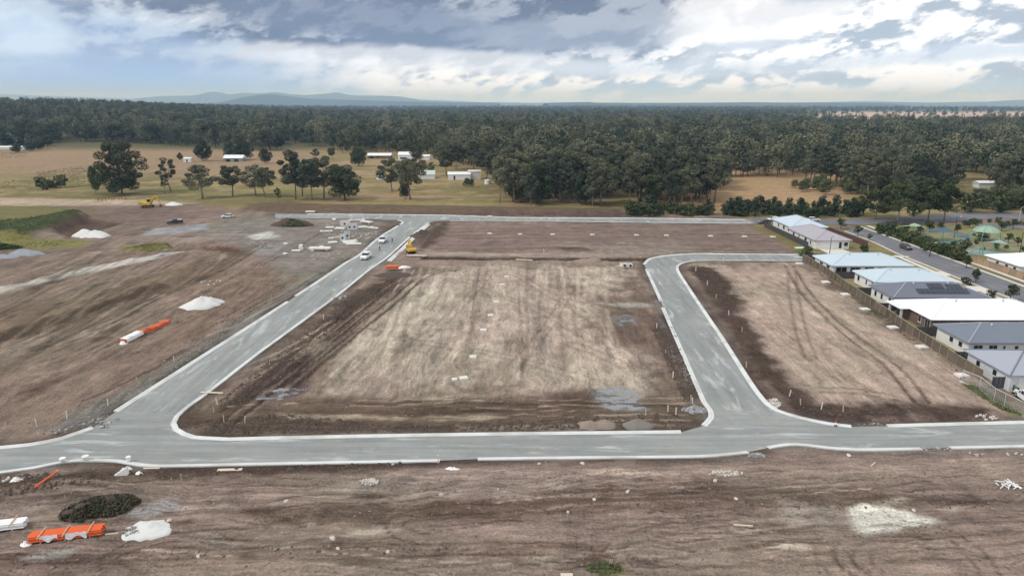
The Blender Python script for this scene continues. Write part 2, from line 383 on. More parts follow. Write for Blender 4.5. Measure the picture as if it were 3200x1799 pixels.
# left paddock and terraces
region(D((-300, 700), (250, 640), (620, 590), (900, 640), (720, 760), (560, 880), (300, 1040), (-300, 1130)), (124, 106, 94), 3, .8, 3, st=(1, 0, 0, 0))
region(D((-200, 830), (200, 760), (520, 660), (600, 640), (560, 690), (300, 790), (0, 870), (-200, 920)), (108, 92, 76), 2, .8, 3, st=(1, 0, 0, 0.2))
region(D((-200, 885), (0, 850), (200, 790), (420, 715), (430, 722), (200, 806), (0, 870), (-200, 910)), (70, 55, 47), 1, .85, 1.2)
region(D((-200, 805), (0, 736), (250, 680), (480, 632), (486, 640), (250, 694), (0, 752), (-200, 822)), (182, 176, 170), 1.0, .9, .8, st=(.6, 0, 0, 0))
region(D((560, 700), (700, 660), (760, 740), (560, 860), (440, 900), (420, 800)), (116, 96, 82), 3, .6, 4)
region(D((160, 1065), (400, 930), (680, 750), (830, 650), (880, 650), (740, 750), (400, 980), (290, 1030), (230, 1070)), (112, 110, 102), 2, .9, 3)
region(D((100, 1080), (240, 1040), (290, 1030), (280, 1050), (200, 1085)), (112, 108, 106), 1, .8, 1.5)
region(D((500, 622), (620, 618), (640, 640), (540, 644)), (96, 74, 62), 1.2, .8, 1)
# site yard
region(D((470, 575), (640, 545), (840, 535), (960, 560), (960, 600), (880, 650), (720, 700), (660, 650), (560, 610)), (126, 118, 112), 3, .85, 4, st=(.2, .6, 0, 0))
region(D((380, 575), (520, 563), (520, 577), (430, 590), (360, 592)), (142, 142, 148), 1.5, .9, 2)
region(D((620, 590), (680, 580), (700, 595), (650, 605)), (186, 184, 180), 1.5, .85, 2)
region(D((640, 615), (720, 610), (700, 640), (650, 640)), (140, 136, 134), 1.5, .6, 2)
region(D((820, 535), (1000, 540), (1010, 552), (880, 552)), (140, 142, 138), 1.5, .7, 2)
region(D((-200, 495), (100, 499), (380, 503), (500, 512), (330, 520), (100, 518), (-200, 520)), (176, 154, 136), 2.5, .9, 2)
region(D((100, 520), (500, 512), (640, 530), (450, 560), (330, 580), (200, 560)), (118, 100, 92), 3, .8, 4, st=(.1, .7, 0, 0))
region(D((-200, 520), (160, 522), (260, 532), (140, 560), (60, 600), (-200, 610)), (110, 104, 66), 2.5, .95, 3, st=(0, .1, 0, 1))
region(D((40, 575), (220, 540), (205, 546), (130, 580), (60, 604), (-100, 605), (-100, 590)), (52, 66, 36), 1.2, .95, 2.0, st=(0, 0, 0, 1))
region(D((-200, 606), (120, 600), (230, 606), (200, 622), (0, 640), (-200, 650)), (120, 116, 66), 1.5, .95, 2, st=(0, .1, 0, 1))
region(D((300, 625), (360, 612), (420, 610), (440, 622), (380, 632), (310, 638)), (116, 110, 58), 1.2, .9, 1.5, st=(0, .1, 0, 1))
region(D((135, 575), (215, 545), (310, 560), (250, 575), (170, 600)), (86, 68, 58), 1.2, .9, 1)
region(D((-200, 630), (160, 622), (200, 640), (0, 690), (-200, 720)), (118, 102, 92), 1.5, .7, 2)
# foreground
region(D((-300, 1180), (2900, 1100), (2900, 1500), (-300, 1500)), (132, 114, 105), 1.5, .85, 1, st=(.05, 1, 0, 0))
for poly, c, a in [(((-200, 1230), (330, 1170), (900, 1162), (1120, 1155), (1100, 1172), (700, 1190), (300, 1212), (60, 1250), (-200, 1270)), (80, 62, 53), .95),
                   (((600, 1290), (1100, 1262), (1700, 1250), (1760, 1275), (1300, 1300), (700, 1312)), (96, 77, 66), .75),
                   (((1300, 1240), (1800, 1220), (2450, 1240), (2560, 1280), (2100, 1280), (1500, 1275)), (98, 80, 70), .75),
                   (((-100, 1400), (900, 1370), (1600, 1375), (1500, 1395), (700, 1400), (-100, 1440)), (100, 80, 70), .65),
                   (((1700, 1180), (2600, 1150), (2600, 1210), (2000, 1220)), (150, 132, 120), .6),
                   (((850, 1210), (1250, 1185), (1500, 1190), (1300, 1240), (900, 1250)), (146, 130, 122), .6),
                   (((1900, 1340), (2700, 1310), (2700, 1500), (1850, 1500)), (142, 122, 112), .6),
                   (((0, 1240), (160, 1225), (330, 1215), (250, 1245), (0, 1300)), (156, 138, 130), .55)]:
    region(D(*poly), c, 1.2, a, 1.6)
for i in range(30):
    a = random.uniform(-50, 2550); b = random.uniform(1195, 1440); L_ = random.uniform(50, 200); q_ = random.uniform(-.12, .06); hh = random.uniform(3, 9)
    region(D((a, b), (a + L_ * .5, b - hh + L_ * .5 * q_), (a + L_, b + L_ * q_), (a + L_ * .5, b + hh + L_ * .5 * q_)), random.choice([(170, 155, 144), (182, 168, 156), (160, 144, 134), (78, 61, 52), (86, 68, 58)]), .5, random.uniform(.5, .85), .9)
for i in range(34):
    a = random.uniform(0, 640); b = random.uniform(690, 1030); L_ = random.uniform(40, 150); hh = random.uniform(3, 9)
    if b > 1075 - a * .62: continue
    region(D((a, b), (a + L_ * .5, b - hh - L_ * .25), (a + L_, b - L_ * .52), (a + L_ * .5, b + hh - L_ * .25)), random.choice([(80, 64, 54), (74, 58, 48), (90, 74, 62), (150, 134, 120), (126, 116, 104)]), 1.0, random.uniform(.5, .85), 2.0)
for i in range(20):
    a = random.uniform(760, 1600); b = random.uniform(690, 980)
    region(ell(a * 1.2422, b * 1.2422, random.uniform(1, 3.5), random.uniform(2, 8)), random.choice([(112, 96, 84), (104, 88, 76), (186, 170, 156), (136, 124, 112)]), 1.0, random.uniform(.35, .7), 2.0)
region(D((310, 1290), (400, 1258), (465, 1252), (450, 1275), (360, 1305)), (156, 152, 152), .6, .85, .8)
region(D((60, 1400), (130, 1385), (190, 1378), (170, 1395), (100, 1410)), (158, 154, 150), .5, .7, .6)
region(D((2130, 1275), (2170, 1270), (2300, 1292), (2430, 1316), (2390, 1322), (2270, 1314), (2215, 1330), (2160, 1328), (2150, 1300)), (208, 200, 192), .5, .92, 1.3)
region(D((1960, 1255), (2120, 1280), (2130, 1310), (2000, 1330), (1960, 1300)), (150, 136, 130), .8, .7, 1)
region(D((1500, 1425), (1560, 1410), (1590, 1448), (1500, 1450)), (104, 104, 62), .5, .6, .8, st=(None, None, 0, .8))
region(D((2440, 960), (2700, 1100), (2700, 1050), (2560, 1050), (2490, 1010), (2420, 960)), (112, 110, 64), .8, .9, .8, st=(0, 0, 0, 1))
# house lots, lawns, park
region([(80.5, 191), (112, 192), (111, 95), (74, 95)], (150, 140, 106), 1, .95, 1, st=(.1, .1, 0, .8))
region([(86, 250), (112.5, 250), (112.5, 192), (84, 192)], (126, 116, 78), 1, .9, 1, st=(.1, .1, 0, .9))
region([(83, 245), (90, 245), (90, 203), (84, 198)], (118, 104, 66), 1.5, .8, 2, st=(0, 0, 0, .9))
region([(122, 249), (215, 249), (215, 170), (122, 160)], (126, 122, 80), 1.2, .9, 1.5, st=(.1, .1, 0, .9))
region([(133, 236), (166, 238), (160, 205), (136, 200)], (146, 140, 118), 2, .6, 3)
region([(122, 260), (215, 277), (215, 330), (122, 300)], (150, 134, 96), 3, .8, 4, st=(0, .2, 0, .8))
region([(86, 264), (150, 270), (150, 280), (86, 276)], (112, 112, 66), 2, .8, 2, st=(0, .1, 0, 1))
# wheel tracks
def track(pts, w=.32, gap=1.9, amt=.55, rgb=(84, 68, 58), dep=.05):
    pts = spline(pts, 2.0)
    lines = [pts] if gap == 0 else []
    if gap:
        for sgn in (-.5, .5):
            L = []
            for i, p in enumerate(pts):
                a = pts[max(0, i - 1)]; b = pts[min(len(pts) - 1, i + 1)]; tx, ty = b[0] - a[0], b[1] - a[1]; l = math.hypot(tx, ty) + 1e-9
                L.append((p[0] - ty / l * gap * sgn, p[1] + tx / l * gap * sgn))
            lines.append(L)
    for L in lines:
        px = [p[0] for p in L]; py = [p[1] for p in L]
        ix = slice(*np.searchsorted(xs, (min(px) - 2, max(px) + 2))); iy = slice(*np.searchsorted(ys, (min(py) - 2, max(py) + 2)))
        X, Y = GX[iy, ix], GY[iy, ix]
        if X.size == 0: continue
        ww = w * (.7 + .0012 * Y)
        k = (1 - sstep(ww * .5, ww * 1.5, line_d(X, Y, L))) * amt * sstep(.25, .6, n_mid[iy, ix] + .15)
        C[iy, ix] = C[iy, ix] * (1 - k[..., None]) + np.array(lin(*rgb)) * k[..., None]
        DEPTH[iy, ix] -= k * dep
DEPTH = np.zeros(GX.shape)
track(D((1985, 668), (2030, 740), (2120, 830), (2230, 910), (2320, 1012)), .4, 2.1, .8, (86, 70, 60))
track(D((1990, 680), (2000, 760), (2020, 850), (2040, 900)), .35, 1.9, .5)
track(D((2060, 980), (2150, 985), (2260, 1005)), .35, 1.9, .5); track(D((1920, 800), (2000, 870), (2130, 960)), .3, 1.9, .4)
for i in range(26):
    x0 = random.uniform(1030, 1570); k = (x0 - 1350) / 560; j = random.uniform(-70, 70)
    track(D((x0, 675), (x0 + k * 40 - 6 + j * .2, 760), (x0 + k * 110 - 14 + j * .6, 870), (x0 + k * 210 - 30 + j, random.uniform(920, 1000))), random.uniform(.2, .6), random.choice([0, 1.8, 2.2, 0]), random.uniform(.2, .6), random.choice([(104, 88, 78), (112, 96, 86), (186, 170, 156)]), .03)
for x0, y0, x1, y1 in [(1240, 680, 1000, 900), (1120, 700, 1500, 860), (1300, 690, 1620, 930), (1450, 700, 1240, 980), (1000, 850, 1500, 960), (1420, 860, 1640, 980)]:
    track(D((x0, y0), ((x0 + x1) / 2 + 25, (y0 + y1) / 2 - 8), (x1, y1)), .35, 2, .4, (108, 91, 80), .03)
track(D((820, 900), (960, 780), (1080, 690), (1200, 668)), .4, 2, .6); track(D((700, 990), (860, 860), (1000, 750), (1050, 700)), .4, 2, .7, (70, 56, 48))
track(D((640, 1000), (800, 850), (950, 730)), .4, 2, .7, (60, 48, 42)); track(D((880, 830), (930, 826), (960, 830), (950, 845)), .3, 0, .6)
for i in range(16):
    a = random.uniform(-200, 500); b = random.uniform(820, 1010)
    track(D((a, b), (a + 170, b - 62), (a + 330, b - 150), (a + 430, b - 225)), random.uniform(.3, .6), 2, random.uniform(.2, .5), random.choice([(88, 72, 62), (150, 134, 120)]), .04)
for i in range(10):
    a = random.uniform(150, 700); b = random.uniform(550, 620); track(D((a, b), (a + 60, b - 8), (a + 160, b - 5)), .5, 2, .4, (150, 138, 128))
for i in range(34):
    a = random.uniform(-200, 2400); b = random.uniform(1200, 1440); s_ = random.uniform(-.09, .03)
    track(D((a, b), (a + 200, b + 200 * s_), (a + random.uniform(350, 700), b + 500 * s_)), random.uniform(.12, .3), random.choice([1.7, 2.0]), random.uniform(.25, .6), random.choice([(88, 70, 60), (88, 70, 60), (160, 144, 132)]), .05)
for r_ in (2.2, 4.0, 5.6, 7.4):
    track(ell(2830, 1760, r_, r_ * .8)[2:9], .2, 1.7, .5, (88, 69, 59), .04)
for cx_, cy_, r_ in ((1500, 1640, 9), (700, 1740, 11), (2300, 1720, 12), (1050, 1600, 8)):
    track(ell(cx_, cy_, r_, r_ * .35)[3:10], .2, 1.8, .7, (80, 62, 53), .07)
track(D((2270, 1318), (2400, 1350), (2480, 1420), (2500, 1460)), .2, 1.8, .6); track(D((2100, 1380), (2130, 1420), (2180, 1446)), .2, 1.8, .6)
track(D((486, 600), (440, 612), (400, 630), (300, 660), (150, 700)), .5, 2, .4, (160, 148, 138))
for i in range(70):
    a = random.uniform(-200, 2400); b = random.uniform(1185, 1440); s_ = random.uniform(-.16, .08); L_ = random.uniform(150, 500)
    track(D((a, b), (a + L_ * .5, b + L_ * .5 * s_ + random.uniform(-8, 8)), (a + L_, b + L_ * s_)), random.uniform(.10, .2), random.choice([1.6, 1.9, 0]), random.uniform(.4, .8), random.choice([(78, 62, 53), (84, 66, 56), (168, 152, 140)]), .06)
for i in range(40):
    a = random.uniform(-150, 620); b = random.uniform(680, 1040)
    track(D((a, b), (a + 90, b - 38), (a + 180, b - 84), (a + 250, b - 128)), random.uniform(.2, .45), random.choice([0, 1.9]), random.uniform(.35, .75), random.choice([(78, 63, 54), (90, 74, 62), (160, 146, 134)]), .05)
for i in range(26):
    a = random.uniform(520, 850); b = 1090 - (a - 480) * .72 + random.uniform(-8, 60)
    track(D((a, b), (a + 80, b - 66), (a + 180, b - 142)), random.uniform(.2, .4), random.choice([0, 1.9]), random.uniform(.4, .8), random.choice([(58, 46, 40), (66, 52, 44), (132, 114, 102)]), .05)
for i in range(24):
    a = random.uniform(560, 1640); b = random.uniform(1000, 1085)
    track(D((a, b), (a + 90, b + random.uniform(-6, 6)), (a + random.uniform(150, 320), b + random.uniform(-10, 10))), random.uniform(.12, .3), random.choice([0, 1.8]), random.uniform(.4, .8), random.choice([(62, 49, 42), (70, 56, 48), (160, 142, 126)]), .05)
bare = (1 - np.clip(W[..., 3] * 1.4, 0, 1)) * sstep(700, 300, GY)
pa_ = fbm(GX / 2.6 + 40, GY / 13. + 5, 5); pb_ = fbm(GX / 15. + 11, GY / 2.4 + 60, 5); kx = np.clip(W[..., 1] / (W[..., 0] + W[..., 1] + 1e-3), 0, 1)
pt = (1 - kx) * pa_ + kx * pb_; iso = fbm(GX / 6. + 80, GY / 6. + 20, 5)
fac = 1.06 + bare * (2.1 * (pt - .5) + 1.3 * (iso - .5)) - bare * .42 * sstep(.53, .62, pt * .6 + iso * .4) + bare * .42 * sstep(.46, .36, pt * .6 + iso * .4)
C *= np.clip(fac, .33, 1.9)[..., None]
hue = bare * sstep(.45, .62, fbm(GX / 17. + 3, GY / 17. + 71, 4)); C[..., 0] *= 1 - .05 * hue; C[..., 2] *= 1 - .04 * hue
lum = C.mean(-1, keepdims=True); C = C + (lum - C) * (.05 * bare)[..., None]; C *= (1 - .10 * bare * sstep(.16, .05, lum[..., 0]))[..., None]
# earth thrown up and stained along the kerbs
verge = sstep(-3.2, -.2, road_sd) * sstep(.6, 0, road_sd) * (GX < 84)
mixc(verge * .75 * sstep(.32, .55, n_mid), (58, 46, 40)); mixc(verge * .55 * sstep(.6, .42, n_mid), (112, 106, 102))

# relief
Z = far_height(GX, GY) + DEPTH
rough = .16 * (n_wob - .5) + .10 * (n_wob2 - .5) + .5 * (n_mid - .5)
Z += rough * sstep(-.3, -5, road_sd) * sstep(700, 300, GY) * np.where(GX > 80, .25, 1)
Z += bare * (.55 * (pt - .5) + .30 * (fbm(GX / .9 + 7, GY / .9 + 3, 3) - .5)) * sstep(-.6, -3, road_sd) * sstep(300, 200, GY)
def bump_poly(poly, h, f):
    global Z
    px = [p[0] for p in poly]; py = [p[1] for p in poly]
    ix = slice(*np.searchsorted(xs, (min(px) - f, max(px) + f))); iy = slice(*np.searchsorted(ys, (min(py) - f, max(py) + f)))
    Z[iy, ix] += h * sstep(-f, f, poly_sd(GX[iy, ix], GY[iy, ix], poly) + 2 * (n_wob[iy, ix] - .5))
bump_poly(D((-300, 905), (0, 862), (200, 800), (430, 712), (560, 640), (-300, 640)), 1.3, 3.0)
bump_poly(D((-300, 530), (140, 534), (215, 545), (130, 580), (60, 604), (-300, 620)), 3.0, 3.5)
bump_poly(D((140, 578), (215, 548), (300, 560), (250, 575), (190, 592)), -1.6, 2.5)
bump_poly(D((310, 632), (360, 618), (420, 616), (436, 622), (380, 630)), .7, 1.5)
bump_poly(D((640, 514), (1585, 529), (1580, 538), (640, 526)), 1.0, 2.0)
bump_poly(D((1060, 646), (1630, 650), (1630, 655), (1060, 652)), -.7, 1.0)
bump_poly(D((-300, 1225), (0, 1212), (300, 1196), (620, 1188), (620, 1194), (300, 1206), (0, 1240), (-300, 1270)), .45, .8)
bump_poly(D((1085, 575), (1120, 562), (1060, 625), (1050, 640)), .8, 1.5)
wet = W[..., 2] > .5; Z[wet] = np.minimum(Z[wet], -.05)
Z = np.where(road_sd > -.45, np.minimum(Z, -.02), Z); Z = np.where(road_sd > .25, -.14, Z)

def bl(x, y):
    """ground height at a point"""
    i = int(np.clip(np.searchsorted(xs, x) - 1, 0, NX - 2)); j = int(np.clip(np.searchsorted(ys, y) - 1, 0, NY - 2))
    u = (x - xs[i]) / (xs[i + 1] - xs[i]); v = (y - ys[j]) / (ys[j + 1] - ys[j])
    return float((Z[j, i] * (1 - u) + Z[j, i + 1] * u) * (1 - v) + (Z[j + 1, i] * (1 - u) + Z[j + 1, i + 1] * u) * v)

def soil_material():
    m = bpy.data.materials.new('soil'); m.use_nodes = True; t = NT(m.node_tree); p = t.n['Principled BSDF']
    co = t.node('ShaderNodeTexCoord').outputs['Object']; x, y, z = t.xyz(co)
    col = t.node('ShaderNodeVertexColor', layer_name='Col').outputs[0]
    wn = t.node('ShaderNodeAttribute', attribute_name='Wgt'); s = t.node('ShaderNodeSeparateColor'); t.put(s.inputs[0], wn.outputs['Color'])
    wy, wx, wet = s.outputs; grass = wn.outputs['Alpha']
    vy = t.comb(t.mul(x, 1.0), t.mul(y, .06), 0); vx = t.comb(t.mul(x, .07), t.mul(y, 1.0), 0)
    warp = t.mul(t.sub(t.noise(co, .12, 3), .5), 5.0)
    vy = t.vmath('ADD', vy, t.comb(warp, 0, 0)); vx = t.vmath('ADD', vx, t.comb(0, warp, 0))
    ny = t.add(t.mul(t.noise(vy, .45, 4, .7), .55), t.mul(t.noise(vy, 2.2, 3, .7), .45)); nx = t.add(t.mul(t.noise(vx, .5, 4, .7), .55), t.mul(t.noise(vx, 2.6, 3, .7), .45))
    st = t.add(t.mul(t.mul(t.sub(ny, .5), wy), 2.8), t.mul(t.mul(t.sub(nx, .5), wx), 3.4))
    n2 = t.sub(t.noise(co, .25, 6, .68), .5); n3 = t.sub(t.noise(co, 3.2, 3, .7), .5)
    f = t.add(1.0, t.add(st, t.add(t.mul(n2, 1.2), t.mul(n3, 1.5))))
    f = t.math('MAXIMUM', f, .22)
    c = t.mix(1.0, col, t.comb(f, f, t.mul(f, .985)), 'MULTIPLY')
    # stray pale stones and dark clods
    c = t.mix(t.mul(t.smooth(t.noise(co, 2.3, 1, .5), .70, .76), t.mul(.6, t.sub(1, grass))), c, (.38, .33, .29))
    c = t.mix(t.mul(t.smooth(t.noise(co, 1.5, 2, .6), .36, .28), .55), c, (.045, .034, .028))
    gcol = t.mix(t.smooth(t.noise(co, .35, 3, .65), .42, .62), (.105, .115, .04), (.20, .165, .085))
    c = t.mix(t.mul(grass, .22), c, gcol)
    pm = t.smooth(t.add(wet, t.mul(t.sub(t.noise(t.comb(t.mul(x, .6), t.mul(y, 1.1), 0), .6, 6, .72), .5), 2.8)), .56, .80)
    c = t.mix(pm, c, (.215, .225, .24))
    t.put(p.inputs['Base Color'], c); t.put(p.inputs['Roughness'], t.add(.92, t.mul(pm, -.5)))
    t.put(p.inputs['Specular IOR Level'], t.add(.12, t.mul(pm, .5)))
    b = t.node('ShaderNodeBump'); b.inputs['Distance'].default_value = .35; t.put(b.inputs['Strength'], t.sub(.75, t.mul(pm, .72)))
    t.put(b.inputs['Height'], n3); t.put(p.inputs['Normal'], b.outputs[0])
    return m
def build_ground():
    me = bpy.data.meshes.new('ground'); nv = NX * NY; nf = (NX - 1) * (NY - 1)
    co = np.stack([GX, GY, Z], -1).reshape(-1).astype(np.float32)
    idx = np.arange(nv).reshape(NY, NX); q = np.stack([idx[:-1, :-1], idx[:-1, 1:], idx[1:, 1:], idx[1:, :-1]], -1).reshape(-1).astype(np.int32)
    me.vertices.add(nv); me.vertices.foreach_set('co', co); me.loops.add(nf * 4); me.loops.foreach_set('vertex_index', q)
    me.polygons.add(nf); me.polygons.foreach_set('loop_start', np.arange(0, nf * 4, 4, dtype=np.int32))
    me.update(); me.validate()
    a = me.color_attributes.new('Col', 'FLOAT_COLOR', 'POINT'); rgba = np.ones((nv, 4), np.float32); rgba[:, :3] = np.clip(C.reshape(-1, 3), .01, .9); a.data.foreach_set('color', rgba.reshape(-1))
    a = me.color_attributes.new('Wgt', 'FLOAT_COLOR', 'POINT'); a.data.foreach_set('color', W.reshape(-1).astype(np.float32))
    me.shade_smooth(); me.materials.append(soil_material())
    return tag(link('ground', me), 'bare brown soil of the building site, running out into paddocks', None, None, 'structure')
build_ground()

# ------------------------------------------------------------------ roads, kerbs, paths
def road_material(name, c1, c2, pale, amt):
    m = bpy.data.materials.new(name); m.use_nodes = True; t = NT(m.node_tree); p = t.n['Principled BSDF']
    co = t.node('ShaderNodeTexCoord').outputs['Object']; x, y, z = t.xyz(co)
    n1 = t.noise(co, .05, 5, .6); n2 = t.noise(co, .9, 6, .7); n3 = t.noise(co, 6, 3, .7)
    c = t.mix(t.smooth(n1, .38, .62), c1, c2)
    # rolled and driven streaks, lengthwise on either set of roads
    sx = t.noise(t.comb(t.mul(x, .05), t.mul(y, .9), 3), 1.1, 5, .65); sy = t.noise(t.comb(t.mul(x, .9), t.mul(y, .05), 7), 1.1, 5, .65)
    ns = t.smooth(y, 86, 92); st = t.sub(t.add(t.mul(sx, t.sub(1, ns)), t.mul(sy, ns)), .5)
    f = t.add(1, t.add(t.mul(st, 1.0), t.add(t.mul(t.sub(n2, .5), .35), t.mul(t.sub(n3, .5), .25))))
    c = t.mix(1.0, c, t.comb(f, f, f), 'MULTIPLY')
    # dried spills and scuffs
    c = t.mix(t.smooth(t.noise(co, .16, 5, .65), .50, .68, 0, .4), c, (.27, .25, .215))
    ln = t.comb(t.add(t.mul(t.mul(x, .16), t.sub(1, ns)), t.mul(t.mul(x, .7), ns)), t.add(t.mul(t.mul(y, .8), t.sub(1, ns)), t.mul(t.mul(y, .16), ns)), 1)
    d1 = t.noise(ln, .75, 6, .62, .4)
    c = t.mix(t.mul(t.smooth(d1, .54, .68), amt), c, pale)
    t.put(p.inputs['Base Color'], c); p.inputs['Roughness'].default_value = .82; p.inputs['Specular IOR Level'].default_value = .25
    b = t.node('ShaderNodeBump'); b.inputs['Strength'].default_value = .25; b.inputs['Distance'].default_value = .05; t.put(b.inputs['Height'], n2); t.put(p.inputs['Normal'], b.outputs[0])
    return m
M_base = road_material('road_base', (.226, .238, .234), (.268, .278, .273), (.44, .47, .46), .75)
M_asph = road_material('asphalt', (.135, .135, .155), (.16, .16, .175), (.22, .22, .23), .3)
M_conc = mat('concrete', (.60, .615, .605), .8, .22, .5, tint=(.46, .45, .425))
M_path = mat('footpath_concrete', (.60, .57, .52), .85, .1, .5)
def sheet(name, poly, z, m, label=None):
    P = [poly[0]]
    for q in poly[1:]:
        if math.hypot(q[0] - P[-1][0], q[1] - P[-1][1]) > .05: P.append(q)
    tris = tessellate_polygon([[Vector((a, b, 0)) for a, b in P]])
    me = bpy.data.meshes.new(name); me.from_pydata([(a, b, z) for a, b in P], [], [tuple(t) for t in tris]); me.update()
    bm = bmesh.new(); bm.from_mesh(me)
    bmesh.ops.recalc_face_normals(bm, faces=bm.faces)
    for f in bm.faces:
        if f.normal.z < 0: f.normal_flip()
    bm.to_mesh(me); bm.free(); me.materials.append(m)
    return tag(link(name, me), label, None, None, 'structure')
sheet('road', R_south, .030, M_base, 'new grey road base of the street across the foreground')
sheet('road', R_left, .034, M_base, 'new grey street running away on the left')
sheet('road', R_right, .038, M_base, 'new grey street running away and bending right')
sheet('road', R_far, .042, M_base, 'new grey street across the far side of the lots')
sheet('road', R_street, .046, M_asph, 'sealed suburban street past the houses')
sheet('road', R_cross, .050, M_asph, 'sealed cross street beyond the houses')
sheet('road', R_park, .054, M_asph, 'sealed car park street behind the playground')
def kerb(pts, w=.76, h=.16, name='kerb', z=0, m=None, label=None, side=1):
    P = spline(pts, 1.2); prof = [(-.5, -.2), (-.5, .045), (-.15, .06), (.05, h * .93), (.42, h), (.5, h * .85), (.5, -.2)]
    v = []; f = []; n = len(prof)
    for i, (x, y) in enumerate(P):
        a = P[max(0, i - 1)]; b = P[min(len(P) - 1, i + 1)]; l = math.hypot(b[0] - a[0], b[1] - a[1]); nx, ny = -(b[1] - a[1]) / l, (b[0] - a[0]) / l
        for u, q in prof: v.append((x + nx * u * w * side, y + ny * u * w * side, z + q))
    for i in range(len(P) - 1):
        for k in range(n - 1): f.append((i * n + k, i * n + k + 1, (i + 1) * n + k + 1, (i + 1) * n + k))
    f += [tuple(range(n)), tuple(range((len(P) - 1) * n, len(P) * n))]
    mb = MB(); mb.add(v, f); return tag(mb.build(name, m or M_conc), label, None, None, 'structure')
for pts, s in [(K_left_low, 1), (K_left_up, 1), (K_left_end, 1), (K_ring, 1), (K_south_n, 1), (K_rl_low, -1 if False else 1), (K_rl_up, 1), (K_rl_end, 1), (K_rr, 1), (K_rr_e, 1), (K_s1, -1), (K_s2, -1), (K_s3, -1), (K_s4, -1), (K_nw, 1), (K_far_n, 1), (K_far_s, -1)]:
    kerb(pts, side=s, label='pale new concrete kerb edging the unsealed street')
kerb(STREET_L, .6, .13, z=.03, side=-1, m=M_path, label='kerb between the sealed street and the house fronts')
kerb(STREET_R, .6, .13, z=.03, side=-1 if False else 1, m=M_path, label='kerb between the sealed street and the park')
# wide level strip and trench beside the upper end of the left street
strip = spline(S((1213, 818), (1262, 776), (1300, 736), (1340, 700)), 1.2)
kerb(S((1216, 816), (1262, 774), (1302, 734), (1340, 701)), 1.3, .2, 'concrete_strip', label='fresh concrete strip beside the upper left street')
def strip_poly(pts, w):
    P = spline(pts, 1.5); L = []; R = []
    for i, (x, y) in enumerate(P):
        a = P[max(0, i - 1)]; b = P[min(len(P) - 1, i + 1)]; l = math.hypot(b[0] - a[0], b[1] - a[1]); nx, ny = -(b[1] - a[1]) / l, (b[0] - a[0]) / l
        L.append((x + nx * w / 2, y + ny * w / 2)); R.append((x - nx * w / 2, y - ny * w / 2))
    return L + R[::-1]
sheet('footpath', strip_poly([(125.6, 246), (125.2, 200), (124.4, 165), (124, 120)], 1.5), .12, M_path, 'pale concrete footpath along the park side')
sheet('footpath', strip_poly([(109.2, 196), (108.4, 180), (108.2, 150), (108.2, 120)], 1.3), .12, M_path, 'pale concrete footpath in front of the houses')
sheet('driveway', [(91, 205.2), (98, 205.2), (99, 192.5), (91, 192.5)], .11, M_path, 'concrete driveway of the grey house on the corner')
sheet('footpath', [(79.5, 193.4), (112, 193.8), (112, 195.2), (79.5, 194.8)], .115, M_path, 'concrete footpath along the short cross street')
for y0 in (173, 158, 145, 131, 117, 104):
    sheet('driveway', [(99.5, y0 - 1.5), (110.6, y0 - 1.5), (110.6, y0 + 3.2), (99.5, y0 + 3.2)], .125, M_path, 'concrete driveway between a house and the sealed street')

# ------------------------------------------------------------------ trees
def leaf_material(name, c1, c2, c3=None):
    m = bpy.data.materials.new(name); m.use_nodes = True; t = NT(m.node_tree); p = t.n['Principled BSDF']
    r = t.node('ShaderNodeObjectInfo').outputs['Random']
    co = t.node('ShaderNodeTexCoord').outputs['Object']; n = t.noise(co, .45, 2, .6)
    c = t.mix(t.smooth(r, .15, .85), c1, c2)
    if c3: c = t.mix(t.smooth(r, .86, .94), c, c3)
    lc = t.node('ShaderNodeObjectInfo').outputs['Location']; sp = t.noise(lc, .022, 2, .6)
    f = t.mul(t.add(.40, t.mul(n, 1.4)), t.add(.30, t.mul(sp, 1.35))); c = t.mix(1.0, c, t.comb(f, f, t.mul(f, .94)), 'MULTIPLY')
    t.put(p.inputs['Base Color'], c); p.inputs['Roughness'].default_value = .75; p.inputs['Specular IOR Level'].default_value = .18
    return m
M_gum = leaf_material('gum_leaves', (.066, .078, .052), (.150, .152, .098))
M_dark = leaf_material('dark_leaves', (.036, .050, .028), (.054, .070, .040))
M_olive = leaf_material('olive_leaves', (.095, .112, .050), (.125, .135, .066))
M_shrub = leaf_material('shrub_leaves', (.050, .070, .028), (.085, .100, .042))
M_pale = leaf_material('pale_dry_twigs', (.30, .28, .25), (.34, .31, .28))
M_bark = mat('pale_bark', (.24, .205, .17), .9, .25, 1.5, obj_rand=.25)
M_darkbark = mat('dark_bark', (.085, .07, .06), .9, .25, 1.5)

def leaves(mb_v, mb_f, c, r, n, size, rng, flat=.75, shell=.55):
    """leaf sprays filling one clump"""
    d = rng.normal(size=(n, 3)); d /= np.linalg.norm(d, axis=1)[:, None]
    rad = (shell + (1 - shell) * rng.random(n)) ** .8
    pos = np.array(c) + d * rad[:, None] * np.array([r, r, r * flat])
    nrm = d * .55 + rng.normal(size=(n, 3)) * .55 + np.array([0, 0, .45]); nrm /= np.linalg.norm(nrm, axis=1)[:, None]
    a = np.cross(nrm, rng.normal(size=(n, 3))); a /= np.linalg.norm(a, axis=1)[:, None]; b = np.cross(nrm, a)
    s = size * (.55 + .9 * rng.random(n)); l = s[:, None] * a; w = (s * (.5 + .4 * rng.random(n)))[:, None] * b
    o = sum(len(x) for x in mb_v)
    q = np.stack([pos - l * .5, pos + w * .5 - l * .05, pos + l * .55, pos - w * .5 + l * .08], 1).reshape(-1, 3)
    mb_v.append(q); mb_f.append((np.arange(n * 4) + o).reshape(-1, 4))
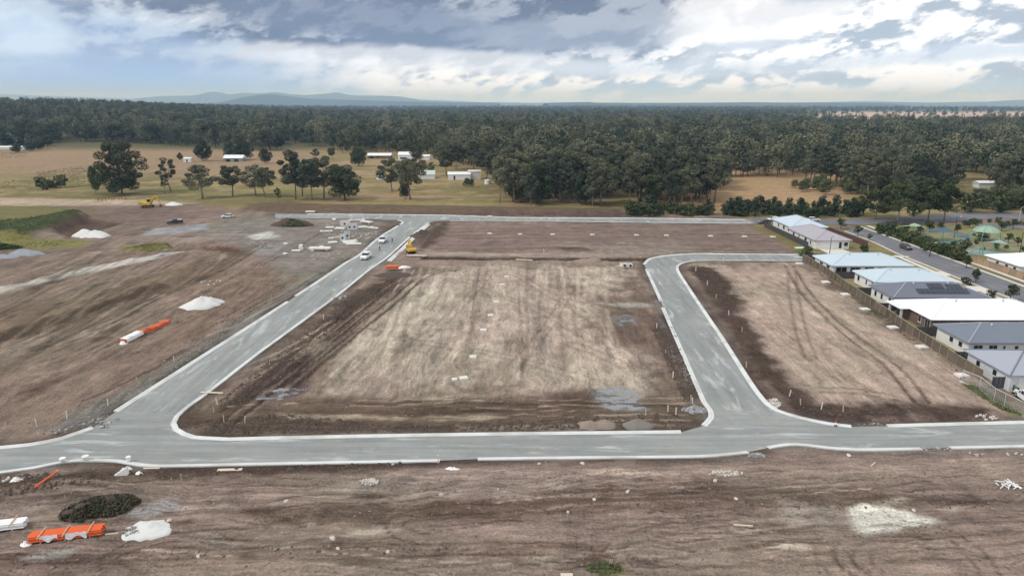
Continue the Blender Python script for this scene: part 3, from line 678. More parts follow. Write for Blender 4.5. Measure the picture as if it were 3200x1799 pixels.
def np_mesh(name, V, F, m, smooth=False):
    V = np.concatenate(V).astype(np.float32); F = np.concatenate(F).astype(np.int32); me = bpy.data.meshes.new(name)
    me.vertices.add(len(V)); me.vertices.foreach_set('co', V.reshape(-1)); me.loops.add(F.size); me.loops.foreach_set('vertex_index', F.reshape(-1))
    me.polygons.add(len(F)); me.polygons.foreach_set('loop_start', np.arange(0, F.size, 4, dtype=np.int32)); me.update(); me.validate()
    me.materials.append(m); return me
def tree_meshes(seed, H=20.0, crown_r=6.0, crown_base=.35, clumps=14, per=170, leaf=.8, m=None, bark=None, forks=5, clump_r=(1.6, 3.0), flat=.7, lean=.04):
    rng = np.random.default_rng(seed); V, F = [], []; tr = MB()
    top = np.array([rng.normal() * lean * H, rng.normal() * lean * H, H * .8])
    mid = top * .45 + np.array([rng.normal() * .03 * H, rng.normal() * .03 * H, 0]); r0 = .016 * H + .05
    tr.tube([(0, 0, -.6), tuple(mid * .5), tuple(mid), tuple((mid + top) / 2), tuple(top)], [r0, r0 * .8, r0 * .65, r0 * .4, r0 * .15], 6)
    for i in range(clumps):
        f = (i + .5) / clumps; z = H * (crown_base + (1 - crown_base) * (.12 + .80 * f))
        env = math.sin(math.pi * min(1, .22 + .70 * f)) ** .7
        a = i * 2.4 + rng.random(); rr = crown_r * env * (.25 + .75 * rng.random())
        cr = rng.uniform(*clump_r) * (1 - .25 * f)
        c = np.array([math.cos(a) * rr, math.sin(a) * rr, min(z, H - cr * flat)]) + top * np.array([1, 1, 0]) * (z / H)
        leaves(V, F, c, cr, int(per * (.6 + .8 * rng.random())), leaf, rng, flat)
        if i % max(1, clumps // max(forks, 1)) == 0 or rng.random() < .35:
            s = mid * (.75 + .5 * rng.random()); s[2] = min(s[2], c[2] - .4)
            tr.tube([tuple(s), tuple(s * .45 + c * .55 - np.array([0, 0, .5])), tuple(c)], [r0 * .42, r0 * .28, r0 * .1], 5)
    return tr.mesh('trunk', bark or M_bark, True), np_mesh('crown', V, F, m or M_gum)
TREE = {}
for i in range(7): TREE['gum', i] = tree_meshes(100 + i, 20, 5.2 + .5 * (i % 4), .22 + .05 * (i % 3), 18 + i, 300, .58)
for i in range(3): TREE['open', i] = tree_meshes(140 + i, 18, 4.6, .34, 14, 190, .52, clump_r=(1.2, 2.2), forks=8)
for i in range(2): TREE['dark', i] = tree_meshes(160 + i, 15, 4.8, .08, 20, 380, .52, m=M_dark, bark=M_darkbark, clump_r=(2.0, 3.2), flat=.9)
for i in range(2): TREE['olive', i] = tree_meshes(180 + i, 14, 5.0, .12, 18, 300, .55, m=M_olive, clump_r=(1.8, 3.0), flat=.8)
TREE['big', 0] = tree_meshes(200, 24, 10.0, .0, 60, 330, .6, m=leaf_material('grey_olive_leaves', (.082, .094, .055), (.082, .094, .055)), clump_r=(2.0, 3.6), forks=12)
TREE['wide', 0] = tree_meshes(201, 16, 9.5, .22, 34, 320, .55, m=M_shrub, clump_r=(1.8, 3.2), forks=10)
for i in range(2): TREE['small', i] = tree_meshes(210 + i, 5, 1.3, .32, 7, 90, .36, m=M_shrub, clump_r=(.6, .95), bark=M_darkbark, flat=.95)
for i in range(3): TREE['shrub', i] = tree_meshes(220 + i, 3, 1.5, .05, 8, 80, .38, m=M_shrub, clump_r=(.6, 1.05), bark=M_darkbark)
for i in range(2): TREE['cone', i] = tree_meshes(230 + i, 6, 1.1, .04, 12, 70, .4, m=M_dark, clump_r=(.55, .95), bark=M_darkbark, flat=1.1)
TREE['dead', 0] = tree_meshes(240, 24, 4.0, .30, 16, 60, .7, m=M_pale, bark=M_pale, clump_r=(1.4, 2.6), forks=14)
def tree(kind, x, y, h, label, group=None, wscale=None, name='tree', cat='tree', z=None, idx=None):
    ks = [k for k in TREE if k[0] == kind]; k = ks[idx if idx is not None else random.randrange(len(ks))]
    tm, cm = TREE[k]; base = {'gum': 20, 'open': 18, 'dark': 15, 'olive': 14, 'big': 24, 'wide': 16, 'small': 5, 'shrub': 3, 'cone': 6, 'dead': 24}[kind]
    s = h / base; o = thing(name, label, cat, (x, y, bl(x, y) if z is None else z), random.uniform(0, 6.28), group)
    sw = s * (wscale or 1); o.scale = (sw, sw, s)
    link('trunk', tm, o); link('crown', cm, o); return o

# single trees and clumps standing in the paddock
def tpx(kind, bx, by, top, label, w=None, name='tree', group=None, idx=None):
    x, y = at(bx, by); h = (by - top) / FPX * math.hypot(y, CAM_H) * 1.03
    return tree(kind, x, y, h, label, group, (w or 1) * (1.25 if kind in ('gum', 'open', 'dark') else 1), name, idx=idx)
tpx('big', 382, 607, 446, 'large spreading grey-green tree alone in the left paddock', 1.0)
tpx('olive', 300, 606, 520, 'thin dry shrubby tree at the left edge of the large paddock tree', .5)
tpx('open', 535, 597, 495, 'slender gum with rounded crown right of the large paddock tree', .95, idx=0)
tpx('open', 514, 604, 545, 'thin sapling beside the slender rounded gum', .7)
tpx('gum', 634, 620, 517, 'leaning gum, leftmost of the paddock row', 1.15, idx=1)
tpx('gum', 727, 613, 520, 'gum, second from the left in the paddock row', 1.1, idx=2)
tpx('gum', 800, 612, 517, 'gum, third from the left in the paddock row', 1.0, idx=3)
tpx('gum', 830, 616, 525, 'lower gum, fourth from the left in the paddock row', 1.0, idx=5)
tpx('small', 870, 631, 588, 'small young tree on the brown bank in front of the paddock row', .8)
tpx('gum', 924, 622, 475, 'tallest gum in the middle of the paddock row', .85, idx=0)
tpx('gum', 975, 624, 498, 'straight gum right of the tallest in the paddock row', .85, idx=4)
tpx('gum', 1012, 621, 492, 'gum left of the very dark round tree in the paddock row', .9, idx=6)
tpx('gum', 945, 612, 505, 'gum half hidden behind the tallest of the paddock row', .9, idx=2)
tpx('dark', 1080, 624, 517, 'very dark dense round tree at the right end of the paddock row', 1.0)
tpx('gum', 1226, 598, 498, 'gum left of a pair in front of the farm sheds', 1.0, idx=3)
tpx('gum', 1284, 625, 498, 'ragged gum of the pair in front of the farm sheds', .95, idx=5)
tpx('dark', 1266, 621, 568, 'dense green young tree under the ragged gum', .7)
tpx('dark', 1122, 520, 464, 'rounded dark green tree beside the long white farm roof', 1.0)
tpx('dark', 634, 503, 442, 'dark upright tree behind the small white shed in the left paddock', .95)
tpx('dark', 562, 500, 478, 'small dark tree left of the small white shed', .9)
tpx('dark', 760, 500, 446, 'dark tree behind the farmhouse in the left paddock', 1.2)
tpx('dark', 720, 492, 452, 'dark tree at the left end of the farmhouse', 1.2)
tpx('dark', 830, 511, 466, 'dark bushy tree right of the farmhouse in the left paddock', .9)
tpx('gum', 985, 498, 466, 'small gum at the forest edge left of the rounded dark tree', 1, idx=1)
tpx('gum', 1040, 500, 464, 'pale gum at the forest edge nearest the rounded dark tree', 1, idx=2)
for i, (bx, by, tp) in enumerate([(134, 593, 553), (158, 588, 561), (188, 587, 546)]):
    tpx('shrub', bx, by, tp, ['dark bush, leftmost of three in the left paddock', 'lowest dark bush, middle of three in the left paddock', 'tallest dark bush, rightmost of three in the left paddock'][i], 1.0, 'bush')
tpx('shrub', 1460, 582, 556, 'round bush in front of the white farm shed', 1.0, 'bush'); tpx('small', 1476, 586, 560, 'small tree right of the round bush by the white farm shed', 1.2)
for i, (bx, by, tp) in enumerate([(1320, 545, 500), (1345, 552, 508), (1395, 548, 470), (1375, 520, 450), (1425, 530, 455), (1520, 560, 470), (1480, 530, 440), (1550, 575, 480), (1300, 520, 455)]):
    tpx('gum', bx, by, tp, 'gum tree standing among the farm sheds', 1.0, group='gums among the farm sheds')
tpx('dead', 1208, 470, 362, 'bare pale tree standing out of the dark forest')
for bx, by, tp in [(25, 462, 425), (70, 468, 440), (95, 474, 446), (120, 470, 440), (50, 478, 452), (150, 462, 430)]:
    tpx('dark', bx, by, tp, 'dark spreading tree before the pale buildings at the left edge', 1.3, group='dark trees at the left edge')
# big park tree and its neighbours
for bx, by, tp, k, l in [(2801, 697, 572, 'wide', 'broad dark park tree by the street corner'), (2900, 690, 560, 'wide', 'broad park tree right of the darkest one'), (2855, 676, 550, 'gum', 'tall gum behind the broad park trees'), (2735, 682, 590, 'wide', 'bushy tree at the left end of the park trees'), (2950, 690, 590, 'gum', 'ragged gum at the right end of the park trees')]:
    tpx(k, bx, by, tp, l, 1.05)

# ------------------------------------------------------------------ forest
EDGE = S((-900, 470), (0, 463), (250, 452), (450, 455), (700, 468), (1000, 478), (1180, 484), (1330, 498), (1430, 512), (1545, 545), (1560, 640), (1700, 646), (2000, 650), (2236, 652), (2250, 552), (2400, 552), (2480, 568), (2590, 588), (2690, 612), (2715, 630), (2985, 610), (3000, 560), (3090, 566), (3120, 620), (3210, 640), (3700, 640))
et = np.array([p[0] / p[1] for p in EDGE]); ey = np.array([p[1] for p in EDGE]); o_ = np.argsort(et); et = et[o_]; ey = ey[o_]
def forest_points():
    P = []
    def ring(r0, r1, dens):
        n = int(dens * .5 * 1.75 * (r1 * r1 - r0 * r0)); r = np.sqrt(RNG.random(n) * (r1 * r1 - r0 * r0) + r0 * r0); a = (RNG.random(n) - .5) * 1.75
        x, y = r * np.sin(a), r * np.cos(a); P.append(np.stack([x, y], 1))
    ring(270, 600, 1 / 62.); ring(600, 1000, 1 / 78.); ring(1000, 1800, 1 / 130.); ring(1800, 3200, 1 / 330.); ring(3200, 6500, 1 / 1500.)
    P = np.concatenate(P); x, y = P.T; t = x / y
    keep = y > np.interp(t, et, ey)
    keep &= ~((t > .28) & (y > 1250) & (RNG.random(len(P)) > sstep(.46, .28, t) + .06) & (y < 3600))
    keep &= ~((fbm(x / 60. + 3, y / 90., 3) > .58) & (y > 430)) 
    for cx, cy, rx, ry in CLEAR: keep &= (((x - cx) / rx) ** 2 + ((y - cy) / ry) ** 2) > 1
    return P[keep]
CLEAR = [(*at(1300, 495), 48, 30), (*at(1430, 545), 36, 40), (*at(2000, 390), 45, 60), (*at(2075, 388), 60, 60), (*at(1440, 392), 40, 60), (*at(30, 440), 60, 50), (*at(1208, 470), 14, 10), (*at(2945, 545), 24, 14), (*at(2120, 545), 16, 12)]
FP = forest_points(); FP = FP[np.argsort(np.hypot(FP[:, 0], FP[:, 1]))]
FP = FP[np.abs(FP[:, 0] / FP[:, 1]) < .9]
near = FP[np.abs(FP[:, 0] / FP[:, 1]) < .76][:300]; nearset = {tuple(p) for p in near.tolist()}
def where(x, y):
    c = 1600 + FPX * x / (y * math.cos(PITCH) + CAM_H * math.sin(PITCH))
    if c < 1620: return 'where the forest meets the farm paddock'
    if c < 1830: return 'behind the middle of the far street'
    if c < 2050: return 'behind the far street, left of the scrub strip'
    if c < 2255: return 'behind the scrub strip, left of the right paddock' if y < 420 else 'deep behind the scrub strip'
    if c < 2480: return 'along the top of the right paddock, left half'
    if c < 2720: return 'along the top of the right paddock, right half'
    if c < 3000: return 'behind the broad park trees'
    return 'at the far right behind the car park street'
for x, y in near:
    k = random.random(); kind = 'gum' if k < .72 else ('open' if k < .84 else ('olive' if k < .93 else 'dark')); h = random.uniform(13, 22) * (.8 if kind in ('olive', 'dark') else 1); wh = where(x, y)
    d = {'gum': ('tall ' if h > 18 else '') + 'grey-green gum', 'open': 'sparse open-crowned gum', 'olive': 'yellowish-green bushy tree', 'dark': 'dense dark tree'}[kind]
    tree(kind, x, y, h, d + ' ' + wh, d + 's ' + wh, random.uniform(.85, 1.2), 'gum_tree' if kind in ('gum', 'open') else 'tree')
far = np.array([p for p in FP.tolist() if tuple(p) not in nearset])
def low_tree(seed, H, r, n, leaf, m):
    rng = np.random.default_rng(seed); V, F = [], []
    for i in range(9):
        a = i * 2.4; rr = r * .62 * math.sqrt(i / 9); z = H * (.30 + .52 * rng.random()) if i else H * .8
        leaves(V, F, (math.cos(a) * rr, math.sin(a) * rr, z), r * rng.uniform(.38, .6), n // 9, leaf, rng, .85, .6)
    rr = .25; V.append(np.array([(-rr, 0, -1), (rr, 0, -1), (rr * .5, 0, H * .7), (-rr * .5, 0, H * .7)], float)); F.append(np.arange(4)[None] + sum(len(v) for v in V[:-1]))
    V.append(np.array([(0, -rr, -1), (0, rr, -1), (0, rr * .5, H * .7), (0, -rr * .5, H * .7)], float)); F.append(np.arange(4)[None] + sum(len(v) for v in V[:-1]))
    return np_mesh('far_tree', V, F, m)
PROTO = bpy.data.collections.new('forest_tree_shapes')
specs = [(300 + i, 18 + i % 3 * 2, 5.2 + i % 3 * 1.1, 700, 1.05, M_gum) for i in range(5)] + [(310, 15, 5.5, 700, 1.0, M_dark), (311, 15, 6, 700, 1.0, M_olive), (312, 22, 4.4, 600, 1.0, M_gum), (313, 17, 5, 260, .9, M_gum)]
for i, sp_ in enumerate(specs):
    PROTO.objects.link(bpy.data.objects.new('p%02d' % i, low_tree(*sp_)))
def scatter(name, pts, label, scl, nproto, seed=5):
    rng = np.random.default_rng(seed); me = bpy.data.meshes.new(name); n = len(pts)
    z = np.array([bl(x, y) for x, y in pts]) if n < 60000 else 0
    me.vertices.add(n); me.vertices.foreach_set('co', np.column_stack([pts, z]).astype(np.float32).reshape(-1))
    for nm, typ, val in (('scl', 'FLOAT', rng.uniform(*scl, n)), ('rot', 'FLOAT', rng.random(n) * 6.28), ('pid', 'INT', rng.integers(0, nproto, n))):
        a = me.attributes.new(nm, typ, 'POINT'); a.data.foreach_set('value', val.astype(np.float32 if typ == 'FLOAT' else np.int32))
    o = link(name, me); tag(o, label, None, None, 'stuff')
    g = bpy.data.node_groups.new(name, 'GeometryNodeTree'); g.is_modifier = True
    g.interface.new_socket('Geometry', in_out='INPUT', socket_type='NodeSocketGeometry'); g.interface.new_socket('Geometry', in_out='OUTPUT', socket_type='NodeSocketGeometry')
    N = g.nodes; L = g.links; gi = N.new('NodeGroupInput'); go = N.new('NodeGroupOutput')
    ip = N.new('GeometryNodeInstanceOnPoints'); ci = N.new('GeometryNodeCollectionInfo'); ci.inputs[0].default_value = PROTO; ci.inputs['Separate Children'].default_value = True; ci.inputs['Reset Children'].default_value = True
    def attr(nm, t):
        a = N.new('GeometryNodeInputNamedAttribute'); a.data_type = t; a.inputs[0].default_value = nm; return a.outputs[0]
    L.new(gi.outputs[0], ip.inputs['Points']); L.new(ci.outputs[0], ip.inputs['Instance']); ip.inputs['Pick Instance'].default_value = True
    L.new(attr('pid', 'INT'), ip.inputs['Instance Index']); cx = N.new('ShaderNodeCombineXYZ'); L.new(attr('rot', 'FLOAT'), cx.inputs[2]); L.new(cx.outputs[0], ip.inputs['Rotation'])
    cs = N.new('ShaderNodeCombineXYZ'); sa = attr('scl', 'FLOAT')
    for k in range(3): L.new(sa, cs.inputs[k])
    L.new(cs.outputs[0], ip.inputs['Scale']); L.new(ip.outputs[0], go.inputs[0])
    md = o.modifiers.new('scatter', 'NODES'); md.node_group = g; return o
scatter('forest', far, 'dark eucalypt forest reaching to the horizon', (.45, 1.35), len(specs))

# shrubs along the far street, right of the bare bank
for i in range(150):
    px = random.uniform(1965, 2700); py = random.uniform(655, 676) + (4 if px > 2400 else 0)
    x, y = at(px, py); cone = random.random() < (.6 if px > 2330 else .2)
    tree('cone' if cone else 'shrub', x, y, random.uniform(3, 7.5) if cone else random.uniform(2.5, 4.5), 'dark pointed sapling in the scrub strip behind the far street' if cone else 'low green shrub in the scrub strip behind the far street', 'saplings in the scrub strip' if cone else 'shrubs in the scrub strip', random.uniform(.9, 1.5), 'sapling' if cone else 'shrub', 'shrub')
for i in range(26):
    px = random.uniform(3030, 3200); py = random.uniform(628, 668); x, y = at(px, py)
    tree(random.choice(['shrub', 'cone', 'olive', 'olive']), x, y, random.uniform(3.5, 8.5), 'leafy shrub beside the car park street at the right edge', 'shrubs by the car park street', random.uniform(1, 1.6), 'shrub', 'shrub')
for i in range(16):
    px = random.uniform(2480, 2720); py = random.uniform(570, 600) + (px - 2480) * .1; x, y = at(px, py)
    tree('olive', x, y, random.uniform(4, 8), 'low yellowish tree along the top of the right paddock', 'low trees above the right paddock', 1.1)

# ------------------------------------------------------------------ hills
def hills(name, profile, dist, depth, m, label, seed):
    """a range of hills: profile gives photograph column and row of the skyline"""
    xsn = np.linspace(profile[0][0], profile[-1][0], 160); hp = np.interp(xsn, [p[0] for p in profile], [(HOR - p[1]) / FPX * dist + CAM_H for p in profile])
    nd = 14; v = []; f = []
    for j in range(nd):
        u = j / (nd - 1); k = math.sin(math.pi * min(1, u * 1.02)) ** 1.1; yy = dist + (u - .5) * depth
        for i, px in enumerate(xsn):
            x = (px - 1600) / FPX * dist; nz = mnoise.fractal(Vector((x / 900., yy / 900., seed)), .9, 2, 5)
            h = hp[i] * (k ** (.7 + .6 * abs(nz))) * (1 + .10 * nz * (1 - .8 * k)) - 4
            v.append((x, yy, h))
    n = len(xsn)
    for j in range(nd - 1):
        for i in range(n - 1): f.append((j * n + i, j * n + i + 1, (j + 1) * n + i + 1, (j + 1) * n + i))
    mb = MB(); mb.add(v, f); return tag(mb.build(name, m, None, True), label, None, None, 'structure')
M_hill = mat('wooded_hill', (.055, .07, .045), .95, .35, .004)
hills('hills', [(380, 322), (480, 309), (560, 301), (640, 300), (685, 296), (706, 288), (722, 293), (745, 297), (770, 296), (800, 292), (850, 294), (890, 290), (930, 296), (980, 299), (1020, 296), (1075, 291), (1100, 297), (1130, 300), (1200, 300), (1265, 303), (1320, 312), (1400, 315), (1500, 319), (1640, 321), (1800, 322)], 19000, 3600, M_hill, 'blue range of hills on the skyline', 3.1)
hills('hills', [(690, 322), (760, 316), (810, 303), (850, 297), (880, 296), (925, 302), (990, 309), (1060, 311), (1150, 313), (1280, 317), (1420, 320), (1560, 321)], 10500, 2200, M_hill, 'darker nearer ridge below the blue range', 8.7)
hills('hills', [(-200, 296), (0, 294), (120, 298), (260, 303), (420, 308), (520, 314), (620, 321)], 21500, 3000, M_hill, 'faint far range at the left', 5.2)
hills('hills', [(2400, 321), (2560, 319), (2650, 317), (2720, 318), (2860, 321), (2980, 318), (3060, 318), (3110, 315), (3150, 312), (3260, 310), (3360, 314), (3500, 320)], 15500, 3600, M_hill, 'low blue hills at the right', 1.4)
hills('hills', [(1700, 321), (1760, 319), (1830, 318), (1850, 320), (2000, 321), (2200, 320), (2300, 319), (2420, 320), (2700, 322)], 9000, 2000, M_hill, 'low wooded rise in the middle distance', 2.4)

# ------------------------------------------------------------------ haze
mh = bpy.data.materials.new('air'); mh.use_nodes = True; th = NT(mh.node_tree); th.n.clear()
pv = th.node('ShaderNodeVolumePrincipled'); pv.inputs['Color'].default_value = (.36, .63, 1, 1); pv.inputs['Absorption Color'].default_value = (1, 1, 1, 1); pv.inputs['Density'].default_value = 9.5e-5
ov = th.node('ShaderNodeOutputMaterial'); th.l.new(pv.outputs[0], ov.inputs['Volume'])
HZ = MB().box(-30500, 30500, -4000, 27000, -20, 372).build('haze', mh); tag(HZ, 'thin blue haze over the far country', None, None, 'stuff')

# ------------------------------------------------------------------ houses
M_rblue = mat('pale_blue_roof', (.47, .56, .63), .45, .05, .3, spec=.4)
M_rwhite = mat('white_roof', (.80, .83, .86), .4, .03, .3, spec=.4)
M_rdark = mat('charcoal_roof', (.135, .145, .185), .5, .10, .4, spec=.4)
M_rgrey = mat('grey_roof', (.36, .34, .38), .6, .08, .4)
M_rslate = mat('slate_blue_roof', (.155, .18, .225), .5, .08, .4)
M_rlil = mat('pale_grey_roof', (.33, .35, .41), .55, .06, .4)
M_wwhite = mat('white_render', (.74, .73, .71), .85, .05, .5)
M_wbrick = mat('brown_brick', (.17, .115, .10), .9, .2, 1.2)
M_wlil = mat('pale_render', (.62, .63, .68), .85, .05, .5)
M_glass = mat('window_glass', (.02, .025, .035), .12, .1, .5, spec=.6)
M_frame = mat('white_frame', (.7, .7, .7), .5, .05, 1)
M_darkmetal = mat('charcoal_fence', (.075, .07, .075), .7, .15, .6)
M_solar = mat('solar_glass', (.014, .018, .035), .2, .2, .3, spec=.6)
M_black = mat('black_paint', (.02, .02, .022), .5, .1, 2)
M_galv0 = mat('zinc', (.5, .52, .53), .45, .1, 3, metal=.3)
def hip(x0, x1, y0, y1, ze, zr, oh=.55):
    """hip roof: slab with a fascia, ridge along the longer side"""
    x0 -= oh; x1 += oh; y0 -= oh; y1 += oh; w, d = x1 - x0, y1 - y0; h = min(w, d) / 2
    if w >= d: r = [(x0 + h, (y0 + y1) / 2), (x1 - h, (y0 + y1) / 2)]
    else: r = [((x0 + x1) / 2, y0 + h), ((x0 + x1) / 2, y1 - h)]
    v = [(x0, y0, ze), (x1, y0, ze), (x1, y1, ze), (x0, y1, ze)]; v += [(a, b, c + .18) for a, b, c in v]; v += [(*r[0], zr), (*r[1], zr)]
    top = [(4, 5, 9, 8), (5, 6, 9), (6, 7, 8, 9), (7, 4, 8)] if w >= d else [(4, 5, 8), (5, 6, 9, 8), (6, 7, 9), (7, 4, 8, 9)]
    return v, [(3, 2, 1, 0), (0, 1, 5, 4), (1, 2, 6, 5), (2, 3, 7, 6), (3, 0, 4, 7)] + top
def house(label, x0, x1, y0, y1, rm, wm, ze=2.6, zr=4.7, south=(), west=(), garage=None, solar=(), extra=(), capm=None, rot=0):
    cx, cy = (x0 + x1) / 2, (y0 + y1) / 2; o = thing('house', label, 'house', (cx, cy, -.05), rot)
    X0, X1, Y0, Y1 = x0 - cx, x1 - cx, y0 - cy, y1 - cy
    MB().box(X0, X1, Y0, Y1, -.2, ze + .12).build('wall', wm, o)
    v, f = hip(X0, X1, Y0, Y1, ze, zr); r = MB().add(v, f).build('roof', rm, o)
    a = v[8], v[9]; cap = MB()
    prs = [(a[0], a[1])] + ([(a[0], v[4]), (a[0], v[7]), (a[1], v[5]), (a[1], v[6])] if X1 - X0 >= Y1 - Y0 else [(a[0], v[4]), (a[0], v[5]), (a[1], v[6]), (a[1], v[7])])
    for p, q in prs: cap.tube([p, q], .13, 5)
    cap.build('ridge_cap', capm or rm, r)
    gt = MB()
    for p, q in ((v[4], v[5]), (v[5], v[6]), (v[6], v[7]), (v[7], v[4])): gt.tube([(p[0], p[1], p[2] - .08), (q[0], q[1], q[2] - .08)], .085, 5)
    gt.build('gutter', rm, r)
    for e in extra:
        v2, f2 = hip(e[0] - cx, e[1] - cx, e[2] - cy, e[3] - cy, ze - .02, e[4], .5); MB().add(v2, f2).build('roof', rm, o)
        if len(e) > 5: MB().box(e[0] - cx + .05, e[1] - cx - .05, e[2] - cy + .05, e[3] - cy - .05, -.2, ze).build('wall', wm, o)
        else:
            for px_ in (e[0] - cx + .2, e[1] - cx - .2):
                for py_ in (e[2] - cy + .2, e[3] - cy - .2): MB().box(px_ - .18, px_ + .18, py_ - .18, py_ + .18, -.2, ze).build('post', M_frame, o)
    for vx in (.3, .68):
        xx = X0 + (X1 - X0) * vx; yy = (Y0 + Y1) / 2 - .9; zz = ze + .18 + (zr - ze - .18) * (1 - .9 / ((Y1 - Y0) / 2 + .55)) if X1 - X0 >= Y1 - Y0 else zr - .6
        if X1 - X0 >= Y1 - Y0: MB().tube([(xx, yy, zz - .1), (xx, yy, zz + .25), (xx, yy, zz + .26), (xx, yy, zz + .5)], [.12, .12, .22, .1], 8).build('roof_vent', M_galv0, r)
    def win(u0, u1, z0, z1, face):
        if face == 's':
            w = MB().box(u0, u1, Y0 - .06, Y0 + .02, z0, z1).build('window', M_frame, o); n = 2 if u1 - u0 > 1.3 else 1
            for k in range(n):
                a_, b_ = u0 + .07 + (u1 - u0 - .07) * k / n, u0 + (u1 - u0 - .07) * (k + 1) / n
                MB().box(a_, b_, Y0 - .075, Y0 - .05, z0 + .07, z1 - .07).build('pane', M_glass, w)
            MB().box(u0 - .06, u1 + .06, Y0 - .12, Y0, z0 - .08, z0 - .004).build('sill', M_frame, w)
        else:
            w = MB().box(X0 - .06, X0 + .02, u0, u1, z0, z1).build('window', M_frame, o); n = 2 if u1 - u0 > 1.3 else 1
            for k in range(n):
                a_, b_ = u0 + .07 + (u1 - u0 - .07) * k / n, u0 + (u1 - u0 - .07) * (k + 1) / n
                MB().box(X0 - .075, X0 - .05, a_, b_, z0 + .07, z1 - .07).build('pane', M_glass, w)
            MB().box(X0 - .12, X0, u0 - .06, u1 + .06, z0 - .08, z0 - .004).build('sill', M_frame, w)
    for u, w_, z0, z1 in south: win(X0 + u, X0 + u + w_, z0, z1, 's')
    for u, w_, z0, z1 in west: win(Y0 + u, Y0 + u + w_, z0, z1, 'w')
    if garage:
        u, w_ = garage; g = MB().box(X0 + u, X0 + u + w_, Y0 - .05, Y0 + .02, 0, 2.25).build('garage_door', M_frame, o)
        for k in range(4): MB().box(X0 + u + .06, X0 + u + w_ - .06, Y0 - .075, Y0 - .045, .06 + k * .55, .52 + k * .55).build('panel', M_wwhite, g)
    if solar:
        d_ = (Y1 - Y0) / 2 + .55; sl = (zr - ze - .18) / d_; ang = math.atan(sl)
        for u, vv, n in solar:
            for k in range(n):
                xx = X0 + u + k * 1.08; yy = Y0 - .55 + vv; zz = ze + .18 + sl * vv + .1
                MB().box(0, 1.02, 0, 1.68, 0, .05, Matrix.Translation((xx, yy, zz)) @ Matrix.Rotation(ang, 4, 'X')).build('solar_panel', M_solar, o)
    return o
W_ = lambda *a: tuple((u, w, .9, 2.15) for u, w in a)
house('far house with pale blue hip roof, nearest the far street corner', 91.8, 103, 228.2, 245, M_rblue, M_wwhite, zr=5.0, west=W_((2, 1.2), (6, 1.6), (11, 1.2)))
house('house with pinkish-grey hip roof and white garage door', 90.2, 100.2, 205.6, 226.6, M_rgrey, M_wwhite, zr=4.8, west=W_((3, .8), (6.5, 1.6), (12, .8), (16, 1.4)), garage=(.8, 5.2), south=((6.9, .9, .2, 2.2), (8.4, 1.2, .9, 2.1)))
house('house with long pale blue roof and row of dark back windows', 80.6, 100, 172, 183, M_rblue, M_wwhite, zr=4.8, south=((.6, 2.8, .3, 2.3), (4.2, 2.6, .5, 2.3), (7.8, 2.4, .5, 2.3), (11.2, 2.0, .9, 2.3), (14.5, 1.2, .9, 2.2)), west=W_((2, 1.8), (6, 1.8)))
house('house with pale blue hip roof, between the long pale and the charcoal roof', 83, 100.2, 155.4, 165.6, M_rblue, M_wwhite, zr=4.7, west=W_((1.2, .8), (4, .7), (7.6, 1.1)), south=W_((2, 1.8), (6, 1.2), (10, 1.8)))
house('house with charcoal roof carrying dark solar panels', 80.2, 99.6, 142.3, 151.8, M_rdark, M_wwhite, zr=4.8, west=W_((1, 1.0), (4.4, .9), (7, 1.0)), south=W_((2, 1.2), (7, 1.2)), solar=((5.5, 1.2, 10), (8.6, 3.0, 3), (12.4, 2.8, 3)), capm=M_rlil)
house('large house with bright white roof and brown brick walls', 79.3, 103.5, 126.8, 139.2, M_rwhite, M_wbrick, zr=4.9, west=((.6, 1.6, .2, 2.2), (3.6, .9, .9, 2.2)), south=W_((5.2, .8), (8.5, 2.2), (13, 1.2), (16.4, 1.8)), extra=((77.4, 83.5, 134.3, 139.0, 3.6),))
house('house with slate blue-grey roof and white west wall', 77.9, 97.5, 113.6, 122.8, M_rslate, M_wwhite, zr=4.7, west=((1.6, 1.1, 1.1, 2.1), (4.2, 1.1, 1.1, 2.1)), south=((.8, 1.6, .2, 2.2), (3.4, 1.5, 1.1, 2.2), (5.8, .5, .9, 2.1), (7.8, .7, 1.2, 2.1), (10, 1.6, .9, 2.1)), capm=M_rlil)
house('nearest house with pale lilac-grey roof, at the right edge', 75.0, 94, 98.9, 109.2, M_rlil, M_wlil, zr=4.7, west=((3, 1.0, 1.1, 2.1), (7, 1.0, 1.1, 2.1)), garage=(1.2, 4.8), capm=M_rslate)
house('white-roofed house with solar panels across the street', 127, 146, 171.2, 184, M_rwhite, M_wwhite, zr=4.8, west=((1.5, 1.1, .9, 2.1), (4.5, 1.1, .9, 2.1), (8, 1.1, .9, 2.1)), south=((1, 1.6, .3, 2.2), (4, 1.0, .9, 2.2), (7, 1.0, .9, 2.2), (10, 1.0, .9, 2.2)), solar=((5, 2.2, 9), (5, 4.0, 7)))

